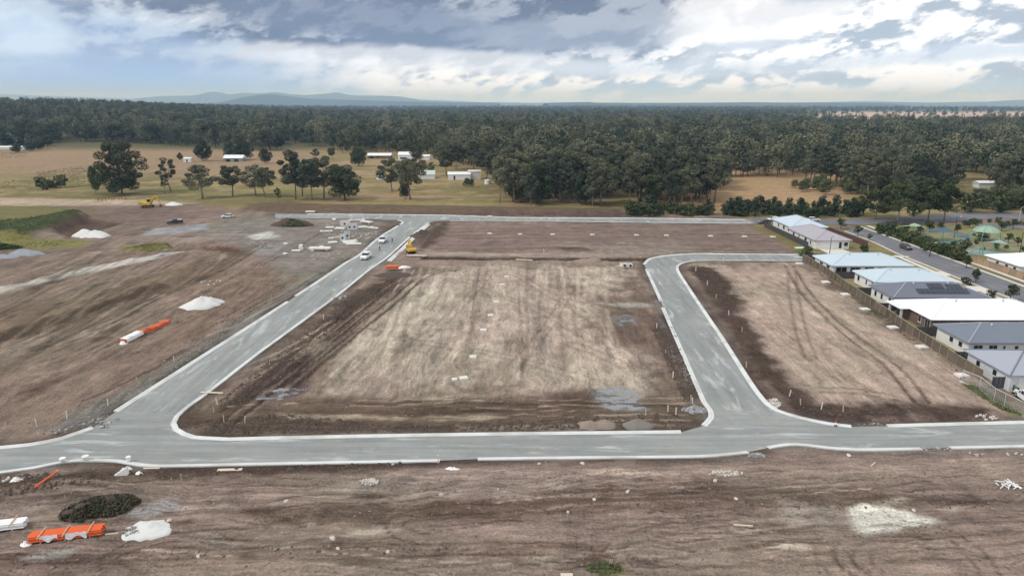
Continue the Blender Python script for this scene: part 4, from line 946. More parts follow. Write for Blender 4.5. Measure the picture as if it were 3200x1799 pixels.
# ------------------------------------------------------------------ fences
M_pal = mat('weathered_palings', (.145, .115, .082), .95, .3, .8, tint=(.10, .085, .062), obj_rand=.22)
M_rail = mat('pale_rail', (.30, .26, .20), .9, .2, 1)
M_newpal = mat('new_palings', (.36, .25, .16), .9, .2, .8, obj_rand=.12)
def paling_mesh(seed, L=2.4, H=1.8, m=None):
    rnd = random.Random(seed); mb = MB(); n = 16; w = L / n
    for k in range(n):
        h = H + rnd.uniform(-.05, .05); yo = .018 if k % 2 else 0; mb.box(k * w + .004, (k + 1) * w - .004, -.010 + yo, .012 + yo, .03, h)
    return mb.mesh('paling_panel', m or M_pal)
def fence(name, label, pts, L=2.4, H=1.8, m=None, rail=None, meshes=None, group=None):
    o = thing(name, label, 'fence', (*pts[0], bl(*pts[0])), 0, group); P = spline(pts, .25); px, py = P[0]; last = P[0]; k = 0
    run = [P[0]]
    for p in P:
        if math.hypot(p[0] - run[-1][0], p[1] - run[-1][1]) >= L: run.append(p)
    for i, (a, b) in enumerate(zip(run[:-1], run[1:])):
        ang = math.atan2(b[1] - a[1], b[0] - a[0]); za = bl(*a) - bl(*pts[0])
        q = link('paling_panel', meshes[i % len(meshes)], o, (a[0] - pts[0][0], a[1] - pts[0][1], za), (0, 0, ang))
        link('post', POST, o, (a[0] - pts[0][0], a[1] - pts[0][1], za)); link('rail', RAIL, o, (a[0] - pts[0][0], a[1] - pts[0][1], za + H - .01), (0, 0, ang))
    return o
POST = MB().box(-.07, .07, -.14, -.02, -.1, 1.85).mesh('post', M_rail); RAIL = MB().box(0, 2.4, -.10, .06, 0, .05).mesh('rail', M_rail)
PAL = [paling_mesh(i) for i in range(5)]; PALN = [paling_mesh(10 + i, m=M_newpal) for i in range(4)]
fence('paling_fence', 'long weathered timber fence between the right lot and the house backyards', [(80.4, 190.5), (79.0, 168.6), (77.2, 150), (75.5, 132), (74.1, 118), (73.4, 106), (73.0, 101)], meshes=PAL)
fence('paling_fence', 'newer orange-brown timber fence of the white-roofed house across the street', [(124.6, 193), (125.4, 185), (125.6, 170), (126.5, 160), (128, 145)], meshes=PALN)
def sheetfence(label, a, b, H=1.75):
    L = math.hypot(b[0] - a[0], b[1] - a[1]); ang = math.atan2(b[1] - a[1], b[0] - a[0]); o = thing('panel_fence', label, 'fence', (*a, 0), ang)
    n = max(1, round(L / 2.4)); w = L / n
    for k in range(n):
        mb = MB(); 
        for c in range(6): mb.box(k * w + c * w / 6 + .01, k * w + (c + 1) * w / 6 - .01, -.015 + .02 * (c % 2), .015 + .02 * (c % 2), 0, H)
        mb.build('panel', M_darkmetal, o); MB().box(k * w - .03, k * w + .03, -.04, .04, 0, H + .05).build('post', M_darkmetal, o)
    MB().box(0, L, -.035, .045, H + .002, H + .05).build('rail', M_darkmetal, o); return o
sheetfence('dark sheet fence below the house with the row of dark windows', (79.3, 168.9), (88, 168.9)); sheetfence('dark sheet fence between the pale blue roof and the charcoal roof', (77.8, 153.5), (84, 153.5))
sheetfence('dark sheet fence between the charcoal roof and the bright white roof', (76.4, 140.8), (82, 140.8)); sheetfence('dark sheet fence between the bright white roof and the slate roof', (75.2, 124.7), (80.5, 124.7))
sheetfence('dark sheet fence between the slate roof and the nearest house', (74.1, 111.2), (80, 111.2)); sheetfence('short dark fence beside the nearest garage', (73.1, 100.0), (75, 100.0))
sheetfence('dark fence beside the long pale blue roof near the short cross street', (81.5, 190.2), (90, 190.2))
sheetfence('dark boundary fence left of the two far houses', (88.4, 244), (88.6, 207)); 
M_redpal = mat('red_brown_fence', (.115, .06, .052), .9, .2, .8)
o = sheetfence('red-brown fence on the street side of the two far houses', (106, 246), (107, 208))
for c in o.children: c.data.materials.clear(); c.data.materials.append(M_redpal)
# temporary wire fence panels at the corner of the right lot
M_galv = mat('galvanised_pipe', (.55, .57, .56), .45, .1, 3, metal=.3)
def mesh_panel(label, a, b, H=2.0, grp=None):
    L = math.hypot(b[0] - a[0], b[1] - a[1]); o = thing('wire_fence_panel', label, 'fence panel', (*a, bl(*a)), math.atan2(b[1] - a[1], b[0] - a[0]), grp)
    MB().tube([(0, 0, 0), (0, 0, H)], .05, 6).tube([(L, 0, 0), (L, 0, H)], .05, 6).tube([(0, 0, H), (L, 0, H)], .05, 6).tube([(0, 0, .1), (L, 0, .1)], .05, 6).build('frame', M_galv, o)
    mb = MB()
    for k in range(1, int(L / .28)): mb.tube([(k * .28, 0, .1), (k * .28, 0, H)], .011, 4)
    for k in range(1, 8): mb.tube([(0, 0, .1 + k * .24), (L, 0, .1 + k * .24)], .011, 4)
    mb.build('wire_mesh', M_galv, o); MB().box(-.35, .35, -.12, .12, 0, .12).build('foot', M_conc, o); return o
q = S((3005, 1192), (3060, 1215), (3105, 1252), (3137, 1268), (3200, 1300))
mesh_panel('wire fence panel beside the last pit lid of the right lot', q[0], q[1]); mesh_panel('middle wire fence panel on the weedy corner', q[1], q[2]); mesh_panel('wire gate panel with bright frame on the weedy corner', q[2], q[3]); mesh_panel('wire fence panel nearest the right edge of the picture', q[3], q[4])

# ------------------------------------------------------------------ vehicles
M_rubber = mat('tyre_rubber', (.018, .018, .018), .9, .1, 4); M_rim = mat('wheel_rim', (.45, .45, .46), .35, .05, 3, metal=.6)
M_lampw = mat('headlamp', (.75, .77, .78), .15, .02, 3); M_lampr = mat('tail_lamp', (.35, .02, .02), .2, .05, 3)
def paint(name, c): return mat(name, c, .25, .03, 1, spec=.5)
P_white = paint('white_car_paint', (.80, .81, .81)); P_black = paint('black_car_paint', (.022, .022, .026)); P_grey = paint('dark_grey_car_paint', (.07, .06, .065))
def wheel(o, x, y, r=.36):
    w = MB().tube([(x, y - .12, r), (x, y + .12, r)], r, 14).build('wheel', M_rubber, o)
    MB().tube([(x, y - .135, r), (x, y + .135, r)], r * .6, 10).build('rim', M_rim, w)
def loft(sections):
    """sections: (x, half width, z bottom, z top) rings, joined"""
    v = []; f = []
    for x, w, z0, z1 in sections: v += [(x, -w, z0), (x, w, z0), (x, w, z1), (x, -w, z1)]
    for i in range(len(sections) - 1):
        for k in range(4): f.append((i * 4 + k, i * 4 + (k + 1) % 4, i * 4 + 4 + (k + 1) % 4, i * 4 + 4 + k))
    f += [(3, 2, 1, 0), tuple(len(v) - 4 + k for k in range(4))]
    return MB().add(v, f)
def greenhouse(xb, xf, xb2, xf2, wb, wt, z0, z1):
    v = [(xb, -wb, z0), (xf, -wb, z0), (xf, wb, z0), (xb, wb, z0), (xb2, -wt, z1), (xf2, -wt, z1), (xf2, wt, z1), (xb2, wt, z1)]
    return MB().add(v, [(0, 3, 2, 1), (4, 5, 6, 7), (0, 1, 5, 4), (1, 2, 6, 5), (2, 3, 7, 6), (3, 0, 4, 7)])
def vehicle(kind, label, x, y, rz, pm, load=None):
    o = thing('utility_truck' if kind == 'ute' else 'car', label, 'ute' if kind == 'ute' else 'car', (x, y, max(bl(x, y), .04) + .01), rz)
    if kind == 'ute':
        loft([(-2.6, .86, .5, .98), (-1.9, .92, .42, 1.02), (.2, .93, .40, 1.05), (1.0, .93, .40, 1.10), (1.6, .92, .42, 1.08), (2.35, .86, .45, .98), (2.62, .74, .50, .84)]).build('body', pm, o)
        g = greenhouse(-.75, 1.05, -.6, .45, .86, .70, 1.05, 1.70).build('cabin', M_glass, o)
        greenhouse(-.66, .52, -.58, .42, .735, .68, 1.69, 1.76).build('roof', pm, o)
        for yy in (-.80, .80):
            MB().box(.06, .17, yy - .04, yy + .04, 1.04, 1.70).build('pillar', pm, o); MB().box(-.74, -.6, yy - .05, yy + .05, 1.04, 1.70).build('pillar', pm, o)
        t = MB().box(-2.62, -.85, -.9, .9, .98, 1.02).build('tray', mat('tray_lining', (.14, .14, .15), .8, .1, 2), o)
        for a in ((-2.62, -.85, -.92, -.84), (-2.62, -.85, .84, .92), (-2.66, -2.58, -.92, .92)): MB().box(*a, 1.0, 1.36).build('tray_side', pm, t)
        if load: MB().box(-2.4, -1.0, -.7, .7, 1.03, 1.62).build('tool_box', load, t)
        wx = (-1.65, 1.6)
    else:
        loft([(-2.2, .80, .5, .92), (-1.9, .88, .38, 1.0), (-.6, .90, .34, 1.0), (.9, .90, .34, .98), (1.6, .88, .36, .92), (2.1, .80, .40, .82), (2.28, .66, .46, .72)]).build('body', pm, o)
        greenhouse(-1.95, 1.15, -1.45, .35, .84, .66, .98, 1.50).build('cabin', M_glass, o); greenhouse(-1.5, .42, -1.4, .3, .70, .64, 1.49, 1.55).build('roof', pm, o)
        for yy in (-.75, .75):
            for xx in (-.55, .38): MB().box(xx - .05, xx + .05, yy - .07, yy + .07, .97, 1.48).build('pillar', pm, o)
        wx = (-1.35, 1.4)
    for a in wx:
        for b in (-.80, .80): wheel(o, a, b)
    fx = 2.50 if kind == 'ute' else 2.12
    for b in (-.6, .6):
        MB().box(fx - .12, fx + .08, b - .18, b + .18, .74, .90).build('headlight', M_lampw, o); MB().box(-fx - .16, -fx + .02, b - .16, b + .16, .72, .92).build('tail_light', M_lampr, o)
    MB().box(fx - .1, fx + .2, -.5, .5, .5, .70).build('grille', M_black, o)
    MB().box(fx + .12, fx + .24, -.85, .85, .42, .58).build('bumper', pm, o); MB().box(-fx - .26, -fx - .1, -.85, .85, .45, .6).build('bumper', M_black, o)
    for b in (-1.0, 1.0): MB().box(.72, .86, b - .1, b + .1, 1.05, 1.22).build('mirror', pm, o)
    return o
def road_heading(a, b): (x0, y0), (x1, y1) = at(*a), at(*b); return math.atan2(y1 - y0, x1 - x0)
rd = road_heading((1000, 900), (1240, 730))
x, y = at(1140, 808); vehicle('ute', 'white ute parked on the left street, nearer of two', x + .3, y, rd + math.pi, P_white, mat('white_box', (.75, .75, .74), .6))
x, y = at(1195, 757); vehicle('ute', 'white ute parked on the left street, farther of two', x + .1, y, rd + math.pi + .1, P_white)
x, y = at(547, 700); vehicle('ute', 'black ute with a pale tray on the muddy yard', x, y, math.radians(200), P_black, mat('pinkish_load', (.55, .45, .42), .8))
x, y = at(712, 681); vehicle('car', 'white car parked on the muddy yard', x, y, math.radians(205), P_white)
x, y = at(2836, 778); vehicle('car', 'dark car parked at the kerb of the sealed street', x - .6, y, math.radians(272), P_grey)
x, y = at(2545, 693); vehicle('car', 'white car on the far street behind the pale blue roof', x, y + 1, math.radians(5), P_white)
x, y = at(2394, 702); vehicle('car', 'dark car on the far street left of the pale blue roof', x, y + 2, math.radians(190), P_grey)
x, y = at(2412, 692); vehicle('car', 'silver-white car beside the dark car on the far street', x + 1, y + 1, math.radians(185), P_white)
x, y = at(3192, 1258); vehicle('car', 'white car cut off by the right edge beside the nearest house', x + 1.2, y + .6, math.radians(80), P_white)

def excavator(label, x, y, rz, swing=0.0, s=1.0, reach=1.0):
    Y = mat('machine_yellow', (.58, .36, .035), .45, .12, 1.5); o = thing('excavator', label, 'excavator', (x, y, bl(x, y)), rz); o.scale = (s, s, s)
    for sy in (-1.05, 1.05):
        pts = [(-1.9, .45), (-1.7, .12), (-1.3, 0), (1.3, 0), (1.7, .12), (1.9, .45), (1.7, .78), (1.3, .9), (-1.3, .9), (-1.7, .78)]
        t = MB().prism(pts, sy - .28, sy + .28).build('track', M_black, o)
        for xx in (-1.4, -.5, .5, 1.4): MB().tube([(xx, sy - .31, .45), (xx, sy + .31, .45)], .25, 10).build('roller', mat('steel', (.2, .19, .18), .5, .2, 2), t)
    MB().box(-.9, .9, -.8, .8, .35, 1.0).build('undercarriage', M_black, o)
    Rm = Matrix.Rotation(swing, 4, 'Z')
    def part(nm, mb, m, par=o): mb.v = [tuple(Rm @ Vector(v)) for v in mb.v]; return mb.build(nm, m, par)
    part('body', MB().prism([(-2.1, 1.02), (1.2, 1.02), (1.2, 1.55), (-.2, 1.75), (-1.5, 2.0), (-2.2, 1.9), (-2.4, 1.4)], -1.25, 1.25), Y)
    part('counterweight', MB().prism([(-2.1, 1.05), (-1.5, 1.05), (-1.5, 2.1), (-2.2, 2.1), (-2.62, 1.8), (-2.62, 1.2)], -1.27, 1.27), Y)
    cb = part('cab', MB().prism([(-.3, 1.4), (1.25, 1.4), (1.35, 2.1), (1.0, 2.95), (-.3, 2.95)], .28, 1.24), Y)
    part('cab_window', MB().prism([(-.15, 1.95), (1.2, 1.9), (1.24, 2.15), (.95, 2.8), (-.15, 2.8)], .25, 1.27), M_glass, cb); part('windscreen', MB().prism([(1.30, 1.6), (1.40, 2.1), (1.06, 2.9), (1.0, 2.88), (1.3, 2.1)], .36, 1.16), M_glass, cb)
    b = part('boom', MB().prism([(.7, 1.5), (1.0, 1.35), (2.9, 3.7), (5.2 * reach, 3.35), (5.2 * reach, 3.7), (2.7, 4.35), (2.2, 4.0)], -.62, -.24), Y)
    part('cylinder', MB().tube([(1.2, -.43, 1.4), (2.7, -.43, 3.2)], .11, 8), mat('steel', (.2, .19, .18), .5, .2, 2), b)
    st = part('stick', MB().prism([(4.7 * reach, 3.9), (5.3 * reach, 3.8), (6.2 * reach, 1.2), (5.9 * reach, 1.1)], -.58, -.28), Y)
    part('bucket', MB().prism([(5.8 * reach, 1.25), (6.35 * reach, 1.2), (6.5 * reach, .7), (6.1 * reach, .15), (5.4 * reach, .2), (5.2 * reach, .6), (5.5 * reach, .5), (5.95 * reach, .55)], -.9, .05), mat('worn_steel', (.16, .13, .10), .6, .2, 2), st)
    return o
x, y = at(462, 649); excavator('yellow excavator at the far edge of the yard beside a white sand heap', x, y, math.radians(8), 0, 1.2, .72)
x, y = at(1284, 791); excavator('yellow excavator seen from behind, digging beside the left street', x, y, math.radians(112), 0, .86, .9)

# ------------------------------------------------------------------ workers
def person(label, x, y, rz, top, stride=.12, arm=.15):
    m = bpy.data.materials.new('work_clothes'); m.use_nodes = True; t = NT(m.node_tree); p = t.n['Principled BSDF']
    z = t.xyz(t.node('ShaderNodeTexCoord').outputs['Object'])[2]
    c = t.mix(t.smooth(z, .88, .90), (.03, .035, .05), top); c = t.mix(t.smooth(z, 1.50, 1.52), c, (.45, .28, .20)); c = t.mix(t.smooth(z, .09, .07), c, (.02, .018, .015)); t.put(p.inputs['Base Color'], c)
    V = [(0, 0, .95), (0, 0, 1.12), (0, 0, 1.34), (0, 0, 1.47), (0, .02, 1.58), (.01, .02, 1.72)]; R = [(.16, .12), (.15, .11), (.19, .12), (.07, .07), (.085, .095), (.075, .085)]
    E_ = [(0, 1), (1, 2), (2, 3), (3, 4), (4, 5)]
    for s in (-1, 1):
        i = len(V); V += [(s * .10, 0, .88), (s * .11, s * stride * .5 + .02, .50), (s * .12, s * stride, .09), (s * .125, s * stride + .16, .04)]; R += [(.095, .095), (.065, .065), (.045, .045), (.045, .035)]; E_ += [(0, i), (i, i + 1), (i + 1, i + 2), (i + 2, i + 3)]
        i = len(V); V += [(s * .20, 0, 1.40), (s * .27, -.03, 1.13), (s * .25, arm, .92), (s * .24, arm + .08, .86)]; R += [(.06, .06), (.047, .047), (.035, .035), (.03, .04)]; E_ += [(2, i), (i, i + 1), (i + 1, i + 2), (i + 2, i + 3)]
    o = thing('person', label, 'person', (x, y, .045), rz); me = bpy.data.meshes.new('body'); me.from_pydata(V, E_, []); me.materials.append(m); b = link('body', me, o)
    md = b.modifiers.new('skin', 'SKIN')
    for v, r in zip(me.skin_vertices[0].data, R): v.radius = r
    me.skin_vertices[0].data[0].use_root = True; md.use_smooth_shade = True; b.modifiers.new('sub', 'SUBSURF').levels = 1; b.modifiers['sub'].render_levels = 2
    hv, hf = [], []
    for j in range(4):
        for k in range(10): a = k * math.tau / 10; r = .135 * math.cos(j * .42); hv.append((r * math.cos(a), .02 + r * 1.15 * math.sin(a), 1.70 + .13 * math.sin(j * .42)))
    for j in range(3):
        for k in range(10): hf.append((j * 10 + k, j * 10 + (k + 1) % 10, j * 10 + 10 + (k + 1) % 10, j * 10 + 10 + k))
    hf.append(tuple(range(30, 40))); MB().add(hv, hf).build('hat', mat('dark_hat', (.05, .05, .06), .8), o)
    return o
x, y = at(1187, 785); person('person in dark work clothes standing on the left street nearer the camera', x, y, 2.2, (.04, .04, .05))
x, y = at(1226, 760); person('person in dark work clothes standing on the left street farther away', x, y, -.6, (.06, .05, .05), .18)

# ------------------------------------------------------------------ heaps
M_sand = mat('white_sand', (.62, .62, .60), .95, .10, .8, bump=.4, bscale=5)
M_gravel = mat('grey_gravel', (.27, .28, .31), .95, .15, 1.2, bump=.6, bscale=6)
M_tan = mat('tan_fill', (.26, .21, .17), .95, .2, 1.2, bump=.6, bscale=4)
M_dirt = mat('dark_dirt', (.085, .062, .05), .95, .3, 1.2, bump=.8, bscale=3)
M_rub = mat('pale_rubble', (.40, .38, .35), .95, .3, 1.5, bump=.8, bscale=3)
def heap_mesh(rx, ry, h, m, seed, peaks=((0, 0, 1),), rough=.10, n=30, rings=12):
    v = [(0, 0, 0)]; f = []
    def hz(x, y):
        z = 0
        for a, b, k in peaks: z = max(z, k * max(0, 1 - (math.hypot(x - a, y - b) / (1.02 if len(peaks) == 1 else .80)) ** 1.25))
        return z
    for j in range(rings + 1):
        r = j / rings
        for i in range(n):
            a = math.tau * i / n; e = 1 + (.34 * mnoise.noise(Vector((math.cos(a) * 1.6, math.sin(a) * 1.6, seed))) + .22 * mnoise.noise(Vector((math.cos(a) * 5, math.sin(a) * 5, seed)))) * r
            x, y = r * math.cos(a) * e, r * math.sin(a) * e
            nz = mnoise.fractal(Vector((x * 3, y * 3, seed * 1.7)), .8, 2, 4)
            v.append((x * rx, y * ry, hz(x / e, y / e) * h * (1 + rough * 2 * nz) + rough * .5 * h * nz * (1 - r) - (.3 if j == rings else .02)))
    v[0] = (0, 0, v[1][2])
    for i in range(n): f.append((0, 1 + i, 1 + (i + 1) % n))
    for j in range(rings):
        for i in range(n): f.append((1 + j * n + i, 1 + (j + 1) * n + i, 1 + (j + 1) * n + (i + 1) % n, 1 + j * n + (i + 1) % n))
    return MB().add(v, f).mesh('heap', m, True)
def heap(name, label, px, py, rx, ry, h, m, seed, rz=0, cat='pile', **k):
    x, y = at(px, py); o = link(name, heap_mesh(rx, ry, h, m, seed, **k), None, (x, y, bl(x, y)), (0, 0, rz)); return tag(o, label, cat)
heap('sand_pile', 'white sand pile with two peaks beside the dug pit', 285, 738, 6.4, 3.6, 2.3, M_sand, 1.3, peaks=((-.28, 0, 1), (.22, .05, .9)))
heap('sand_pile', 'white sand pile alone in the ploughed left paddock', 634, 952, 4.2, 3.2, 2.0, M_sand, 2.3, rz=.5)
heap('sand_pile', 'small white sand pile right of the far excavator', 542, 640, 4.0, 2.6, 1.4, M_sand, 3.1)
heap('gravel_pile', 'blue-grey gravel pile below the green bank', 78, 808, 5.0, 3.4, 1.6, M_gravel, 4.4)
heap('gravel_pile', 'low grey gravel pile cut by the left edge', 8, 820, 4.6, 2.6, .9, M_gravel, 5.2)
heap('sand_pile', 'pale sand wedge beside the dark trench of the middle lot', 1836, 815, 4.2, 1.8, 1.2, M_tan, 6.1, peaks=((.5, 0, 1), (-.2, 0, .5)))
heap('soil_pile', 'long tan soil pile beside the foreground kerb', 1868, 1332, 2.9, 1.2, 1.1, M_tan, 7.7, peaks=((-.4, 0, .9), (.35, 0, 1)))
heap('soil_pile', 'grey-brown soil pile right of the long tan one', 1992, 1333, 2.3, 1.1, 1.1, mat('grey_fill', (.20, .18, .165), .95, .2, 1.2, bump=.6, bscale=4), 8.2)
RUBBLE = []
def rubble(label, px, py, rx, ry, h, m, seed): RUBBLE.append((label, px, py, rx, ry, h, m, seed))
rubble('grey rubble heap inside the kerb corner of the right street', 2172, 1283, 1.8, 1.3, 1.0, M_gravel, 9.4)
rubble('pale rubble heap behind the kerb at the right junction', 2422, 1260, 1.0, 1.5, .9, M_rub, 9.9)
rubble('grey-white rubble heap just below the foreground street', 1156, 1504, 1.3, .7, .45, M_rub, 10.4)
rubble('low pale rubble patch below the street bend on the right', 2268, 1478, 2.2, .6, .35, mat('tan_rubble', (.36, .31, .27), .95, .3, 1.5, bump=.8, bscale=3), 11.3)
rubble('grey rubble beside the kerb end on the right', 2362, 1424, 1.2, .5, .4, M_gravel, 12.6)
heap('soil_pile', 'dark soil pile beside the trench at the left street', 1318, 735, 3.2, 6.5, 1.7, M_dirt, 13.6, rz=-.2, rough=.2)
heap('soil_pile', 'dark mound carrying orange pipes beside the left street', 1228, 858, 4.8, 3.4, .9, M_dirt, 14.2)
# overgrown mounds
def weeds(o, rx, ry, h, n, size, m, seed, name='weeds', half=None):
    rng = np.random.default_rng(seed); V, F = [], []
    for i in range(n):
        a = rng.random() * 6.28; r = math.sqrt(rng.random()) * .95; x, y = r * math.cos(a), r * math.sin(a)
        if half and half(x, y): continue
        z = h * max(0, 1 - r ** 1.25) + .05; leaves(V, F, (x * rx, y * ry, z), size, 16, size * .8, rng, .8, .2)
    c = np_mesh(name, V, F, m); return link(name, c, o)
x, y = at(912, 704); o = thing('overgrown_mound', 'brown soil mound with a green grassy front in the yard', 'mound', (x, y, bl(x, y)))
link('soil', heap_mesh(6.9, 4.2, 2.7, M_dirt, 15.5, rough=.12, peaks=((-.25, 0, 1), (.25, 0, .85))), o); weeds(o, 6.6, 4.0, 2.3, 260, .5, M_olive, 3, half=lambda x, y: y > -.05 and x < .35)
x, y = at(312, 1590); o = thing('overgrown_mound', 'dark weedy mound in the left foreground', 'mound', (x, y, bl(x, y)), .35)
link('soil', heap_mesh(3.6, 2.0, 1.25, M_dirt, 16.5, rough=.25, peaks=((.3, .1, 1), (-.35, -.1, .85))), o); weeds(o, 4.0, 2.3, 1.2, 560, .26, leaf_material('weed_leaves', (.075, .07, .045), (.075, .07, .045)), 4)
x, y = at(5, 775); o = thing('overgrown_mound', 'dark weeds at the foot of the green bank, left edge', 'mound', (x, y, bl(x, y))); weeds(o, 6, 3, 1.2, 160, .6, M_shrub, 5)
x, y = at(1888, 1775); o = thing('weed_clump', 'green weed clump at the bottom edge with two pale sticks', 'plant', (x, y, bl(x, y))); weeds(o, 1.8, 1.0, .3, 110, .17, M_olive, 6)
for dx in (.55, .75): MB().tube([(dx, .4, 0), (dx + .05, .4, .75)], .035, 5).build('stick', mat('bleached_wood', (.55, .5, .42), .9, .1, 3), o)
# sand with broken rock in the left foreground
x, y = at(465, 1655); o = thing('sand_pile', 'flattened white sand pile with broken rock in the left foreground', 'pile', (x, y, bl(x, y)), .2)
link('sand', heap_mesh(2.4, 1.9, .75, M_sand, 17.4, rough=.10), o)
M_rock = mat('grey_rock', (.30, .29, .28), .9, .3, 2, obj_rand=.4); M_stone = mat('pale_stone', (.52, .48, .44), .9, .2, 2, obj_rand=.2)
def rock_mesh(seed, m, n=7):
    v = []; f = []; k = 5
    for j in range(1, k):
        for i in range(n):
            a = math.tau * i / n; p = math.pi * j / k; q = Vector((math.sin(p) * math.cos(a), math.sin(p) * math.sin(a), math.cos(p))); q *= 1 + .35 * mnoise.noise(q * 1.7 + Vector((seed * 3.1, 0, 0))); v.append((q.x, q.y * .85, q.z * .7))
    v += [(0, 0, .7), (0, 0, -.7)]
    for j in range(k - 2):
        for i in range(n): f.append((j * n + i, (j + 1) * n + i, (j + 1) * n + (i + 1) % n, j * n + (i + 1) % n))
    for i in range(n): f.append((i, (i + 1) % n, len(v) - 2)); f.append(((k - 2) * n + i, len(v) - 1, (k - 2) * n + (i + 1) % n))
    return MB().add(v, f).mesh('rock', m)
ROCK = [rock_mesh(i, M_rock) for i in range(4)]; STONE = [rock_mesh(10 + i, M_stone) for i in range(4)]
for label, px, py, rx, ry, h, m, seed in RUBBLE:
    x, y = at(px, py); q_ = thing('rubble_pile', label, 'rubble', (x, y, bl(x, y))); link('base', heap_mesh(rx * .85, ry * .85, h * .7, m, seed, rough=.3), q_); pale = m is not M_gravel
    for i in range(46):
        a = random.random() * 6.28; rr = random.random() ** .6; link('rock', (STONE if pale else ROCK)[i % 4], q_, (rr * rx * math.cos(a), rr * ry * math.sin(a), h * .7 * max(0, 1 - rr * 1.15) + .05), (random.random(), random.random(), random.random() * 6), [random.uniform(.08, .24)] * 3)
for i in range(34):
    a = random.random() * 6.28; r = math.sqrt(random.random()); link('rock', ROCK[i % 4], o, (-1.35 + r * .95 * math.cos(a), -.35 + r * .7 * math.sin(a), .30 + .28 * (1 - r)), (random.random(), random.random(), random.random() * 6), [random.uniform(.09, .22)] * 3)
def rocks(name, label, px, py, n, rx, ry, smin, smax, meshes, cat='rocks'):
    x, y = at(px, py); o = thing(name, label, cat, (x, y, bl(x, y)))
    for i in range(n): link('rock', meshes[i % 4], o, (random.uniform(-rx, rx), random.uniform(-ry, ry), random.uniform(.0, .2)), (random.random(), random.random(), random.random() * 6), [random.uniform(smin, smax)] * 3)
    return o
rocks('rock_heap', 'grey boulders dumped beside the left street kerb', 1068, 932, 9, 1.6, .9, .3, .6, ROCK); rocks('rock_heap', 'white stones scattered beyond the white sand pile of the paddock', 650, 885, 12, 2.2, 3, .15, .35, STONE)
rocks('rock_heap', 'pale stones at the weedy right corner beside the street', 3085, 1306, 16, 1.6, .8, .12, .3, STONE); rocks('rock_heap', 'white broken stones at the left edge above the orange pipe', 45, 1507, 10, 1.0, .5, .12, .3, STONE)
rocks('rock_heap', 'dark clods and rock where the kerb is missing on the left junction', 300, 1322, 26, 2.6, 1.4, .12, .35, ROCK); rocks('rock_heap', 'grey broken concrete under the upper kerb of the left junction', 170, 1348, 14, 2.0, .8, .1, .3, ROCK)
rocks('rock_heap', 'grey broken rock beside the kerb on the right lot', 2730, 1328, 14, 1.4, .3, .08, .2, ROCK)
rocks('rock_heap', 'stones where the foreground kerb is missing on the right', 2925, 1404, 18, 1.8, .5, .08, .2, ROCK)
rocks('rock_heap', 'pale stones and an offcut at the far right of the foreground', 3170, 1420, 7, 1.0, .4, .1, .22, STONE); rocks('rock_heap', 'pale stones below the street on the right foreground', 3050, 1420, 5, .8, .4, .1, .22, STONE)

# single pale stones lying about the foreground
for px, py in [(1228, 1452), (1685, 1450), (1820, 1449), (1857, 1562), (1962, 1537), (2235, 1500), (1557, 1529), (1213, 1725), (1040, 1690), (2652, 1424), (1775, 1597), (530, 1630), (620, 1742), (2300, 1555), (2855, 1597), (1056, 1715), (895, 1568), (1380, 1545)]:
    x, y = at(px, py); s_ = random.uniform(.16, .3); tag(link('stone', random.choice(STONE), None, (x, y, bl(x, y) + s_ * .3), (0, 0, random.random() * 6), (s_ * 1.3, s_, s_)), 'pale stone lying on the bare foreground soil', 'stone', 'pale stones on the foreground soil')
# crumbled clods too many to count
def clods(name, label, polys, n, s0, s1, m, seed):
    rng = np.random.default_rng(seed); V = []; F = []; base = np.array([(1, 0, 0), (.2, .9, 0), (-.9, .3, 0), (-.4, -.9, 0), (.1, .05, .75), (.5, -.7, .1)]); tri = np.array([(0, 1, 4, 4), (1, 2, 4, 4), (2, 3, 4, 4), (3, 5, 4, 4), (5, 0, 4, 4)])
    k = 0; vs = []; fs = []
    while k < n:
        poly = polys[int(rng.integers(len(polys)))]; px = [p[0] for p in poly]; py = [p[1] for p in poly]; x = rng.uniform(min(px), max(px)); y = rng.uniform(min(py), max(py))
        if poly_sd(np.array([x]), np.array([y]), poly)[0] < 0: continue
        s = rng.uniform(s0, s1) * (1 if rng.random() < .85 else 1.8); a = rng.random() * 6.28; R_ = np.array([(math.cos(a), -math.sin(a), 0), (math.sin(a), math.cos(a), 0), (0, 0, 1)])
        q = (base * (1 + .3 * rng.normal(size=base.shape))) @ R_.T * s + np.array([x, y, bl(x, y) - .02]); vs += [tuple(p) for p in q]; fs += [tuple(int(i) + k * 6 for i in t[:3]) for t in tri]; k += 1
    me = bpy.data.meshes.new(name); me.from_pydata(vs, [], fs); me.update(); me.materials.append(m); return tag(link(name, me), label, None, None, 'stuff')
clods('soil_clods', 'loose dark clods of earth along the kerbs and banks', [D((-100, 1200), (300, 1185), (900, 1165), (1100, 1160), (900, 1180), (300, 1205), (-100, 1262)), D((480, 1070), (700, 1040), (1000, 1070), (1700, 1040), (1730, 1075), (520, 1094)), D((520, 1030), (900, 730), (960, 720), (620, 1010)), D((1740, 690), (1800, 690), (1960, 950), (2060, 1020), (2400, 1035), (2400, 1055), (2080, 1060)), D((1640, 830), (1690, 820), (1760, 1000), (1720, 1010))], 5200, .08, .26, M_dirt, 3)
clods('soil_clods', 'loose brown crumbs of earth over the foreground', [D((0, 1240), (2576, 1130), (2576, 1448), (0, 1448))], 2600, .04, .12, mat('brown_crumbs', (.19, .145, .12), .95, .3, 2), 4)
